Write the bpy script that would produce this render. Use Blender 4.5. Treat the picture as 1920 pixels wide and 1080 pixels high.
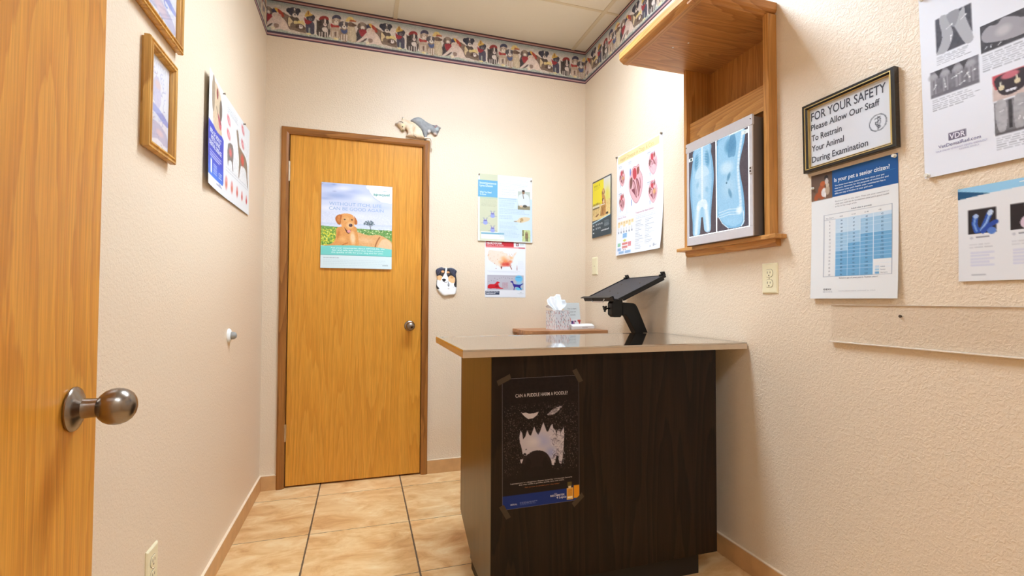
import bpy, bmesh, math, random
import numpy as np
from mathutils import Vector, Matrix, Euler

for o in list(bpy.data.objects): bpy.data.objects.remove(o)
sc = bpy.context.scene
COL = sc.collection
PI = math.pi

# ------------------------------------------------------------------ camera
YAW, PITCH, ROLL = 0.3048, 0.0259, 0.0039
CAM = Vector((0.5437, -3.0109, 1.0805))
cd = bpy.data.cameras.new('camera')
cam = bpy.data.objects.new('camera', cd); COL.objects.link(cam)
cd.sensor_width = 36.0
cd.lens = 891.69 / 1920 * 36.0
cd.clip_start = 0.02
_f = Vector((math.sin(YAW) * math.cos(PITCH), math.cos(YAW) * math.cos(PITCH), math.sin(PITCH)))
_r = Vector((math.cos(YAW), -math.sin(YAW), 0)); _u = _r.cross(_f)
_r2 = math.cos(ROLL) * _r + math.sin(ROLL) * _u
_u2 = -math.sin(ROLL) * _r + math.cos(ROLL) * _u
cam.matrix_world = Matrix(((_r2.x, _u2.x, -_f.x, CAM.x), (_r2.y, _u2.y, -_f.y, CAM.y), (_r2.z, _u2.z, -_f.z, CAM.z), (0, 0, 0, 1)))
sc.camera = cam

# ------------------------------------------------------------------ light and exposure
world = bpy.data.worlds.new('world'); sc.world = world; world.use_nodes = True
world.node_tree.nodes['Background'].inputs[0].default_value = (0.9, 0.85, 0.78, 1)
world.node_tree.nodes['Background'].inputs[1].default_value = 0.0
sc.view_settings.view_transform = 'Standard'
sc.view_settings.look = 'None'
sc.view_settings.gamma = 1.0
sc.view_settings.exposure = 0.25
sc.view_settings.use_curve_mapping = False
TROFFER_POWER = 20.0      # visible glow of the ceiling lenses
LAMP_TINT = (.81, 1.0, 1.22)


def lamp(name, x, y, z, sx, sy, power, spread, tint=LAMP_TINT):
    l = bpy.data.lights.new(name, 'AREA'); l.shape = 'RECTANGLE'; l.size = sx; l.size_y = sy
    l.energy = power; l.spread = math.radians(spread); l.color = tint
    o = bpy.data.objects.new(name, l); COL.objects.link(o); o.location = (x, y, z); return o


lamp('troffer_lamp', 1.150, -1.120, 2.831, .97, .38, 84, 128)      # recessed fixture over the middle of the room
lamp('hall_lamp', 1.01, -3.55, 2.831, .96, .38, 90, 150)           # fixture in the passage behind the camera

W = 2.027                 # room width
CEIL = 2.839
YF = -4.1                 # end of the passage behind the camera


# ------------------------------------------------------------------ helpers
def lin(c):
    c = np.asarray(c, float) / 255.0
    return np.where(c <= 0.04045, c / 12.92, ((c + 0.055) / 1.055) ** 2.4)


def wloc(o):
    v = Vector((0, 0, 0))
    while o is not None:
        v += Vector(o.location); o = o.parent
    return v


def tag(o, label=None, cat=None, group=None, kind=None):
    if label: o['label'] = label
    if cat: o['category'] = cat
    if group: o['group'] = group
    if kind: o['kind'] = kind
    return o


def thing(name, label, cat, loc, group=None, kind=None):
    o = bpy.data.objects.new(name, None); COL.objects.link(o)
    o.location = loc; o.empty_display_size = 0.05
    return tag(o, label, cat, group, kind)


def mk(name, verts, faces, mat, parent=None, smooth=False, cols=None, label=None, bevel=0, seg=2):
    verts = np.asarray(verts, float).reshape(-1, 3)
    if parent is None:
        mn, mx = verts.min(0), verts.max(0)
        org = np.array([(mn[0] + mx[0]) / 2, (mn[1] + mx[1]) / 2, mn[2]])
    else:
        org = np.array(wloc(parent))
    v = verts - org
    me = bpy.data.meshes.new(name)
    me.from_pydata(v.tolist(), [], [tuple(int(i) for i in f) for f in faces])
    me.update()
    if smooth:
        me.polygons.foreach_set('use_smooth', [True] * len(me.polygons))
    if cols is not None:
        a = me.color_attributes.new('Col', 'FLOAT_COLOR', 'POINT')
        c = np.ones((len(verts), 4), np.float32); c[:, :3] = cols
        a.data.foreach_set('color', c.ravel())
    for m in (mat if isinstance(mat, (list, tuple)) else [mat]): me.materials.append(m)
    o = bpy.data.objects.new(name, me); COL.objects.link(o)
    if parent is None: o.location = org
    else: o.parent = parent
    if bevel:
        b = o.modifiers.new('bevel', 'BEVEL'); b.width = bevel; b.segments = seg
        b.limit_method = 'ANGLE'; b.angle_limit = math.radians(40)
    if label: o['label'] = label
    return o


class G:
    """collects simple solids into one vertex/face list"""
    def __init__(s): s.v = []; s.f = []
    def add(s, v, f):
        n = len(s.v); s.v += [tuple(map(float, p)) for p in v]; s.f += [tuple(i + n for i in q) for q in f]; return s
    def box(s, a, b, M=None):
        x0, y0, z0 = a; x1, y1, z1 = b
        v = [(x0, y0, z0), (x1, y0, z0), (x1, y1, z0), (x0, y1, z0), (x0, y0, z1), (x1, y0, z1), (x1, y1, z1), (x0, y1, z1)]
        if M is not None: v = [M @ Vector(p) for p in v]
        return s.add(v, [(0, 3, 2, 1), (4, 5, 6, 7), (0, 1, 5, 4), (1, 2, 6, 5), (2, 3, 7, 6), (3, 0, 4, 7)])
    def prism(s, poly, d, off):
        """poly: 3d points (planar), extruded by vector d"""
        n = len(poly); d = Vector(d); off = Vector(off)
        a = [Vector(p) + off for p in poly]; b = [p + d for p in a]
        f = [tuple(range(n))[::-1], tuple(range(n, 2 * n))] + [(i, (i + 1) % n, n + (i + 1) % n, n + i) for i in range(n)]
        return s.add(a + b, f)
    def lathe(s, prof, org, axis, n=40):
        """prof: (r, h) pairs along axis"""
        ax = Vector(axis).normalized(); t = Vector((0, 0, 1)) if abs(ax.z) < .9 else Vector((1, 0, 0))
        e1 = ax.cross(t).normalized(); e2 = ax.cross(e1); v = []; f = []
        for r, h in prof:
            for k in range(n):
                a = 2 * PI * k / n
                v.append(Vector(org) + ax * h + (e1 * math.cos(a) + e2 * math.sin(a)) * r)
        m = len(prof)
        for i in range(m - 1):
            for k in range(n): f.append((i * n + k, i * n + (k + 1) % n, (i + 1) * n + (k + 1) % n, (i + 1) * n + k))
        f.append(tuple(range(n))[::-1]); f.append(tuple(range((m - 1) * n, m * n)))
        return s.add(v, f)
    def tube(s, pts, r, n=10):
        pts = [Vector(p) for p in pts]; v = []; f = []; m = len(pts)
        for i, p in enumerate(pts):
            d = (pts[min(i + 1, m - 1)] - pts[max(i - 1, 0)]).normalized()
            t = Vector((0, 0, 1)) if abs(d.z) < .9 else Vector((1, 0, 0))
            e1 = d.cross(t).normalized(); e2 = d.cross(e1)
            for k in range(n):
                a = 2 * PI * k / n; v.append(p + (e1 * math.cos(a) + e2 * math.sin(a)) * r)
        for i in range(m - 1):
            for k in range(n): f.append((i * n + k, i * n + (k + 1) % n, (i + 1) * n + (k + 1) % n, (i + 1) * n + k))
        f.append(tuple(range(n))[::-1]); f.append(tuple(range((m - 1) * n, m * n)))
        return s.add(v, f)
    def out(s, name, mat, parent=None, smooth=False, label=None, bevel=0, seg=2):
        o = mk(name, s.v, s.f, mat, parent, smooth, label=label, bevel=bevel, seg=seg)
        bm = bmesh.new(); bm.from_mesh(o.data); bmesh.ops.recalc_face_normals(bm, faces=bm.faces); bm.to_mesh(o.data); bm.free()
        if smooth:
            try: o.data.set_sharp_from_angle(angle=math.radians(35))
            except Exception: pass
        return o


def box(name, a, b, mat, parent=None, bevel=0, label=None):
    return G().box(a, b).out(name, mat, parent, bevel=bevel, label=label)


# ------------------------------------------------------------------ materials
def new_mat(name):
    m = bpy.data.materials.new(name); m.use_nodes = True
    nt = m.node_tree; p = nt.nodes['Principled BSDF']
    return m, nt, p


def nd(nt, t, **kw):
    n = nt.nodes.new(t)
    for k, v in kw.items():
        if k in n.inputs.keys() if hasattr(n.inputs, 'keys') else False: n.inputs[k].default_value = v
        else: setattr(n, k, v)
    return n


def plain(name, c, rough=.5, metal=0.0, spec=.5, bump=0, bscale=80, coat=0, var=.04):
    m, nt, p = new_mat(name)
    L = nt.links.new
    geo = nd(nt, 'ShaderNodeNewGeometry')
    no = nd(nt, 'ShaderNodeTexNoise'); no.inputs['Scale'].default_value = bscale; no.inputs['Detail'].default_value = 4
    L(geo.outputs['Position'], no.inputs['Vector'])
    mx = nd(nt, 'ShaderNodeMix', data_type='RGBA')
    a = lin(c)
    mx.inputs[6].default_value = (*(a * (1 - var)), 1); mx.inputs[7].default_value = (*np.minimum(a * (1 + var), 1), 1)
    L(no.outputs['Fac'], mx.inputs[0]); L(mx.outputs[2], p.inputs['Base Color'])
    p.inputs['Roughness'].default_value = rough; p.inputs['Metallic'].default_value = metal
    p.inputs['Specular IOR Level'].default_value = spec
    if coat: p.inputs['Coat Weight'].default_value = coat; p.inputs['Coat Roughness'].default_value = .1
    if bump:
        b = nd(nt, 'ShaderNodeBump'); b.inputs['Strength'].default_value = bump; b.inputs['Distance'].default_value = .002
        L(no.outputs['Fac'], b.inputs['Height']); L(b.outputs[0], p.inputs['Normal'])
    return m


def wall_mat(name, c, scale, strength, dist, rough):
    m, nt, p = new_mat(name); L = nt.links.new
    geo = nd(nt, 'ShaderNodeNewGeometry')
    n1 = nd(nt, 'ShaderNodeTexNoise'); n1.inputs['Scale'].default_value = scale; n1.inputs['Detail'].default_value = 3; n1.inputs['Distortion'].default_value = .8
    n2 = nd(nt, 'ShaderNodeTexNoise'); n2.inputs['Scale'].default_value = scale * 2.7; n2.inputs['Detail'].default_value = 2
    n3 = nd(nt, 'ShaderNodeTexNoise'); n3.inputs['Scale'].default_value = 1.6; n3.inputs['Detail'].default_value = 3
    for n in (n1, n2, n3): L(geo.outputs['Position'], n.inputs['Vector'])
    ramp = nd(nt, 'ShaderNodeMapRange'); ramp.inputs[1].default_value = .42; ramp.inputs[2].default_value = .62
    L(n1.outputs['Fac'], ramp.inputs[0])
    ad = nd(nt, 'ShaderNodeMath', operation='MULTIPLY_ADD'); ad.inputs[1].default_value = .35
    L(n2.outputs['Fac'], ad.inputs[0]); L(ramp.outputs[0], ad.inputs[2])
    b = nd(nt, 'ShaderNodeBump'); b.inputs['Strength'].default_value = strength; b.inputs['Distance'].default_value = dist
    L(ad.outputs[0], b.inputs['Height']); L(b.outputs[0], p.inputs['Normal'])
    mx = nd(nt, 'ShaderNodeMix', data_type='RGBA'); a = lin(c)
    mx.inputs[6].default_value = (*(a * .97), 1); mx.inputs[7].default_value = (*np.minimum(a * 1.03, 1), 1)
    L(n3.outputs['Fac'], mx.inputs[0]); L(mx.outputs[2], p.inputs['Base Color'])
    p.inputs['Roughness'].default_value = rough; p.inputs['Specular IOR Level'].default_value = .5
    return m


def wood(name, c_light, c_mid, c_dark, axis='z', scale=7.0, stretch=.09, rough=.35, spec=.4, off=(0, 0, 0), rings=1.0, contrast=1.0, coat=0.0):
    m, nt, p = new_mat(name); L = nt.links.new
    geo = nd(nt, 'ShaderNodeNewGeometry')
    mp = nd(nt, 'ShaderNodeMapping'); L(geo.outputs['Position'], mp.inputs['Vector'])
    s = [scale] * 3; s['xyz'.index(axis)] = scale * stretch
    mp.inputs['Scale'].default_value = s; mp.inputs['Location'].default_value = off
    # large cathedral figure: bands of a stretched noise field
    n1 = nd(nt, 'ShaderNodeTexNoise'); n1.inputs['Scale'].default_value = .55; n1.inputs['Detail'].default_value = 1.5; n1.inputs['Roughness'].default_value = .4
    L(mp.outputs[0], n1.inputs['Vector'])
    mul = nd(nt, 'ShaderNodeMath', operation='MULTIPLY'); mul.inputs[1].default_value = 17 * rings; L(n1.outputs['Fac'], mul.inputs[0])
    n4 = nd(nt, 'ShaderNodeTexNoise'); n4.inputs['Scale'].default_value = 3.5; n4.inputs['Detail'].default_value = 3; L(mp.outputs[0], n4.inputs['Vector'])
    ad = nd(nt, 'ShaderNodeMath', operation='MULTIPLY_ADD'); ad.inputs[1].default_value = 1.1; L(n4.outputs['Fac'], ad.inputs[0]); L(mul.outputs[0], ad.inputs[2])
    fr = nd(nt, 'ShaderNodeMath', operation='FRACT'); L(ad.outputs[0], fr.inputs[0])
    # fine pores
    mp2 = nd(nt, 'ShaderNodeMapping'); L(geo.outputs['Position'], mp2.inputs['Vector'])
    s2 = [scale * 30] * 3; s2['xyz'.index(axis)] = scale * .8
    mp2.inputs['Scale'].default_value = s2
    n2 = nd(nt, 'ShaderNodeTexNoise'); n2.inputs['Scale'].default_value = 1; n2.inputs['Detail'].default_value = 3; L(mp2.outputs[0], n2.inputs['Vector'])
    r = nd(nt, 'ShaderNodeValToRGB'); e = r.color_ramp.elements
    cm = lin(c_mid); cl = lin(c_light); cdk = lin(c_dark)
    cdk = cm + (cdk - cm) * contrast; cl = cm + (cl - cm) * contrast
    e[0].position = 0; e[0].color = (*cl, 1); e[1].position = 1; e[1].color = (*cl, 1)
    x = e.new(.45); x.color = (*cm, 1)
    x = e.new(.80); x.color = (*(cm * .35 + cdk * .65), 1)
    x = e.new(.93); x.color = (*cdk, 1)
    L(fr.outputs[0], r.inputs[0])
    mr = nd(nt, 'ShaderNodeMapRange'); mr.inputs[1].default_value = .35; mr.inputs[2].default_value = .68
    mr.inputs[3].default_value = 1 - .28 * contrast; mr.inputs[4].default_value = 1.07
    L(n2.outputs['Fac'], mr.inputs[0])
    mx = nd(nt, 'ShaderNodeMix', data_type='RGBA', blend_type='MULTIPLY'); mx.inputs[0].default_value = 1
    L(r.outputs[0], mx.inputs[6]); L(mr.outputs[0], mx.inputs[7])
    L(mx.outputs[2], p.inputs['Base Color'])
    b = nd(nt, 'ShaderNodeBump'); b.inputs['Strength'].default_value = .12; b.inputs['Distance'].default_value = .001
    L(n2.outputs['Fac'], b.inputs['Height']); L(b.outputs[0], p.inputs['Normal'])
    p.inputs['Roughness'].default_value = rough; p.inputs['Specular IOR Level'].default_value = spec
    if coat: p.inputs['Coat Weight'].default_value = coat; p.inputs['Coat Roughness'].default_value = .25
    return m


def print_mat(name, rough=.45, spec=.4, emit=0):
    m, nt, p = new_mat(name); L = nt.links.new
    a = nd(nt, 'ShaderNodeAttribute', attribute_name='Col')
    L(a.outputs['Color'], p.inputs['Base Color'])
    p.inputs['Roughness'].default_value = rough; p.inputs['Specular IOR Level'].default_value = spec
    if emit:
        p.inputs['Base Color'].default_value = (.02, .02, .02, 1)
        nt.links.remove(p.inputs['Base Color'].links[0])
        L(a.outputs['Color'], p.inputs['Emission Color']); p.inputs['Emission Strength'].default_value = emit
    return m


def emit_mat(name, c, s):
    m, nt, p = new_mat(name)
    p.inputs['Base Color'].default_value = (.8, .8, .8, 1)
    p.inputs['Emission Color'].default_value = (*c, 1); p.inputs['Emission Strength'].default_value = s
    return m


def floor_mat():
    T, OX, OY = .4525, .3226, -.1661
    m, nt, p = new_mat('floor_tile'); L = nt.links.new
    geo = nd(nt, 'ShaderNodeNewGeometry')
    wob = nd(nt, 'ShaderNodeTexNoise'); wob.inputs['Scale'].default_value = 45; wob.inputs['Detail'].default_value = 3
    L(geo.outputs['Position'], wob.inputs['Vector'])
    sep = nd(nt, 'ShaderNodeSeparateXYZ'); L(geo.outputs['Position'], sep.inputs[0])

    def M(op, a, b=None, c=None):
        n = nd(nt, 'ShaderNodeMath', operation=op)
        for i, q in enumerate((a, b, c)):
            if q is None: continue
            if isinstance(q, (int, float)): n.inputs[i].default_value = q
            else: L(q, n.inputs[i])
        return n.outputs[0]
    w = M('MULTIPLY', M('SUBTRACT', wob.outputs['Fac'], .5), .004)
    outs = []; cells = []
    for ax, o in ((0, OX), (1, OY)):
        q = M('DIVIDE', M('SUBTRACT', sep.outputs[ax], o), T)
        q = M('ADD', q, .5)
        cells.append(M('FLOOR', q))
        d = M('MULTIPLY', M('ABSOLUTE', M('SUBTRACT', M('FRACT', q), .5)), T)
        outs.append(M('ADD', d, w))
    # fraction 0.5 is the joint itself because of the +.5 shift
    cells = [M('FLOOR', M('DIVIDE', M('SUBTRACT', sep.outputs[ax], o), T)) for ax, o in ((0, OX), (1, OY))]
    gx = M('LESS_THAN', outs[0], .0036); gy = M('LESS_THAN', outs[1], .0017)
    g = M('MAXIMUM', gx, gy)
    cx = nd(nt, 'ShaderNodeCombineXYZ'); L(cells[0], cx.inputs[0]); L(cells[1], cx.inputs[1])
    wn = nd(nt, 'ShaderNodeTexWhiteNoise', noise_dimensions='3D'); L(cx.outputs[0], wn.inputs['Vector'])
    va = nd(nt, 'ShaderNodeVectorMath', operation='MULTIPLY_ADD'); L(wn.outputs['Color'], va.inputs[0])
    va.inputs[1].default_value = (7, 7, 7); L(geo.outputs['Position'], va.inputs[2])
    n1 = nd(nt, 'ShaderNodeTexNoise'); n1.inputs['Scale'].default_value = 7; n1.inputs['Detail'].default_value = 7; n1.inputs['Roughness'].default_value = .65; n1.inputs['Distortion'].default_value = .6
    mpp = nd(nt, 'ShaderNodeMapping'); mpp.inputs['Scale'].default_value = (.8, 1.6, 1); L(va.outputs[0], mpp.inputs['Vector'])
    L(mpp.outputs[0], n1.inputs['Vector'])
    r = nd(nt, 'ShaderNodeValToRGB'); e = r.color_ramp.elements
    e[0].position = .30; e[0].color = (*lin((206, 148, 92)), 1); e[1].position = .72; e[1].color = (*lin((248, 222, 176)), 1)
    x = e.new(.46); x.color = (*lin((228, 181, 122)), 1); x = e.new(.58); x.color = (*lin((239, 201, 146)), 1)
    L(n1.outputs['Fac'], r.inputs[0])
    br = nd(nt, 'ShaderNodeMix', data_type='RGBA', blend_type='MULTIPLY'); br.inputs[0].default_value = 1
    L(r.outputs[0], br.inputs[6]); mr = nd(nt, 'ShaderNodeMapRange'); mr.inputs[3].default_value = .93; mr.inputs[4].default_value = 1.04
    L(wn.outputs['Value'], mr.inputs[0]); L(mr.outputs[0], br.inputs[7])
    mx = nd(nt, 'ShaderNodeMix', data_type='RGBA'); L(g, mx.inputs[0]); L(br.outputs[2], mx.inputs[6])
    mx.inputs[7].default_value = (*lin((104, 84, 66)), 1)
    L(mx.outputs[2], p.inputs['Base Color'])
    b = nd(nt, 'ShaderNodeBump'); b.inputs['Strength'].default_value = .5; b.inputs['Distance'].default_value = .002
    hh = M('SUBTRACT', M('MULTIPLY', n1.outputs['Fac'], .6), g)
    L(hh, b.inputs['Height']); L(b.outputs[0], p.inputs['Normal'])
    p.inputs['Roughness'].default_value = .42; p.inputs['Specular IOR Level'].default_value = .4
    return m


PAINT = (230, 209, 182)
M_WALL = wall_mat('wall_paint', PAINT, 120, .45, .0016, .29)
M_WALLR = wall_mat('wall_paint_knockdown', PAINT, 105, .45, .0020, .42)
M_WALLL = wall_mat('wall_paint_smooth', PAINT, 110, .3, .0012, .42)
M_FLOOR = floor_mat()
M_CEIL = plain('ceiling_tile', (232, 224, 208), .9, bump=.25, bscale=400)
M_TBAR = plain('ceiling_tee', (220, 206, 178), .5)
M_BASE = plain('base_tile', (206, 158, 104), .45, bscale=16, var=.22)
M_BASEY = plain('base_tile_side', (206, 158, 104), .45, bscale=16, var=.22)
M_GROUTL = plain('base_grout', (226, 200, 168), .8)
M_DOOR = wood('door_veneer', (224, 158, 62), (219, 150, 52), (200, 128, 38), 'z', 13, .045, .33, .45, off=(.3, 0, 1.1), rings=.8, contrast=.55)
M_DOORL = wood('near_door_veneer', (226, 160, 66), (219, 148, 54), (192, 116, 34), 'z', 11, .13, .33, .45, off=(2.3, 1.7, 4.1), rings=.9, contrast=.5)
M_CASE = wood('casing_stain', (172, 114, 54), (156, 98, 42), (126, 76, 30), 'z', 8, .1, .35, contrast=.7)
M_CASEX = wood('casing_stain_head', (172, 114, 54), (156, 98, 42), (126, 76, 30), 'x', 8, .1, .35, contrast=.7)
M_DARK = plain('door_gap', (40, 24, 14), .8)
M_NICKEL = plain('satin_nickel', (146, 134, 122), .27, 1.0, var=.02)
M_HINGE = plain('hinge_metal', (206, 190, 168), .35, 1.0)
M_OAK = wood('oak', (212, 156, 90), (198, 138, 72), (160, 100, 46), 'y', 12, .11, .36, rings=1.0, contrast=.58, off=(0, .8, 0))
M_OAKX = wood('oak_panel', (206, 146, 84), (194, 130, 68), (156, 96, 44), 'x', 11, .16, .38, rings=1.1, contrast=.6, off=(.4, 3, 0))
M_OAKZ = wood('oak_upright', (212, 154, 86), (198, 136, 68), (160, 100, 44), 'z', 14, .07, .36, rings=.8, contrast=.58)
M_OAKD = wood('oak_back', (198, 136, 68), (186, 122, 56), (156, 96, 38), 'z', 18, .06, .4, rings=.7, contrast=.6)
M_LAM_SHADE = wood('laminate_shaded', (40, 27, 15), (34, 21, 11), (24, 14, 7), 'z', 9, .07, .4, .2, rings=1.0, contrast=1.0)  # table laminate darkened so the camera-side panel looks shaded; side panels stay lighter
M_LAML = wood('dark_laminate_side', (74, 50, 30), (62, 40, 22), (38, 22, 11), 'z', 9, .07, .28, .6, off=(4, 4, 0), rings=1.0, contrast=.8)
M_KICK = plain('black_kick', (20, 14, 10), .6)
M_STEEL = plain('stainless', (206, 200, 194), .05, 1.0, var=.01)
M_STEELE = plain('stainless_edge', (214, 200, 184), .30, 1.0)
M_BLACK = plain('black_powder_coat', (15, 14, 15), .42, spec=.35)
M_TRAY = plain('black_textured_tray', (36, 34, 40), .5, bump=.3, bscale=900)
M_CHROME = plain('bright_wire', (225, 222, 216), .15, 1.0)
M_IVORY = plain('ivory_plastic', (234, 222, 184), .35)
M_SLOT = plain('slot_dark', (70, 52, 34), .6)
M_WHITE = plain('white_plastic', (240, 238, 232), .35)
M_RUBBER = plain('grey_rubber', (150, 146, 138), .5)
M_PAPERW = plain('paper_edge', (236, 236, 234), .6)
M_PRINT = print_mat('printed_paper', .5, .35)
M_GLOSS = print_mat('laminated_print', .3, .22)
M_VINYL = print_mat('wallpaper_print', .6, .25)
M_RELIEF = print_mat('painted_resin', .45, .4)
M_GOLD = wood('gold_oak_frame', (226, 176, 96), (212, 158, 78), (180, 124, 54), 'z', 10, .1, .3, contrast=.7)
M_FBLK = plain('black_frame_lacquer', (30, 24, 20), .25, spec=.6)
M_FGOLD = plain('gold_fillet', (214, 186, 120), .3, .8)
M_GREYMET = plain('viewer_housing', (118, 106, 98), .4, .2)
M_ALU = plain('viewer_face_metal', (206, 202, 204), .38, .35)
M_PANEL = emit_mat('viewer_light_panel', (.86, .93, 1.0), 1.25)
M_FILM = print_mat('xray_film', .2, .5, emit=1.0)
M_TAPE = plain('matte_tape', (66, 52, 36), .45, spec=.3)
M_TABLE = wood('side_table_laminate', (196, 140, 96), (184, 126, 82), (150, 96, 58), 'x', 8, .1, .35, contrast=.7)
M_TISSUE = plain('tissue_paper', (250, 250, 250), .9)
M_TACK = plain('push_pin_metal', (150, 136, 120), .3, .6)
M_TACKC = plain('clear_push_pin', (226, 220, 206), .2)
M_LENS = emit_mat('troffer_lens', LAMP_TINT, TROFFER_POWER)
M_LENS2 = emit_mat('hall_troffer_lens', LAMP_TINT, TROFFER_POWER * .3)


def glass_mat(name, tint=(1, 1, 1), rough=.03):
    m, nt, p = new_mat(name)
    p.inputs['Base Color'].default_value = (*tint, 1); p.inputs['Roughness'].default_value = rough
    p.inputs['Transmission Weight'].default_value = 1; p.inputs['IOR'].default_value = 1.45
    # thin sheet: let light through instead of making black caustic shadows
    L = nt.links.new
    tr = nd(nt, 'ShaderNodeBsdfTransparent'); tr.inputs[0].default_value = (*tint, 1)
    gl = nd(nt, 'ShaderNodeBsdfGlossy'); gl.inputs['Roughness'].default_value = rough
    fr = nd(nt, 'ShaderNodeFresnel'); fr.inputs[0].default_value = 1.45
    ge = nd(nt, 'ShaderNodeNewGeometry'); iv = nd(nt, 'ShaderNodeMath', operation='SUBTRACT'); iv.inputs[0].default_value = 1; L(ge.outputs['Backfacing'], iv.inputs[1])
    fm = nd(nt, 'ShaderNodeMath', operation='MULTIPLY'); L(fr.outputs[0], fm.inputs[0]); L(iv.outputs[0], fm.inputs[1])
    ms = nd(nt, 'ShaderNodeMixShader'); L(fm.outputs[0], ms.inputs[0]); L(tr.outputs[0], ms.inputs[1]); L(gl.outputs[0], ms.inputs[2])
    L(ms.outputs[0], nt.nodes['Material Output'].inputs[0])
    return m


M_GLASS = glass_mat('picture_glass')
M_PLEXI = glass_mat('clear_acrylic', (.985, .98, .975), .02)
M_PLEXIE = plain('acrylic_polished_edge', (232, 216, 198), .12)
M_TAPECLR = glass_mat('clear_tape', (.97, .97, .96), .3)


# ------------------------------------------------------------------ small raster painter for printed surfaces
def smooth_poly(pts, k=6):
    pts = np.asarray(pts, float); n = len(pts); out = []
    for i in range(n):
        p0, p1, p2, p3 = pts[i - 1], pts[i], pts[(i + 1) % n], pts[(i + 2) % n]
        for j in range(k):
            t = j / k
            out.append(.5 * ((2 * p1) + (-p0 + p2) * t + (2 * p0 - 5 * p1 + 4 * p2 - p3) * t * t + (-p0 + 3 * p1 - 3 * p2 + p3) * t ** 3))
    return np.array(out)


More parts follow.
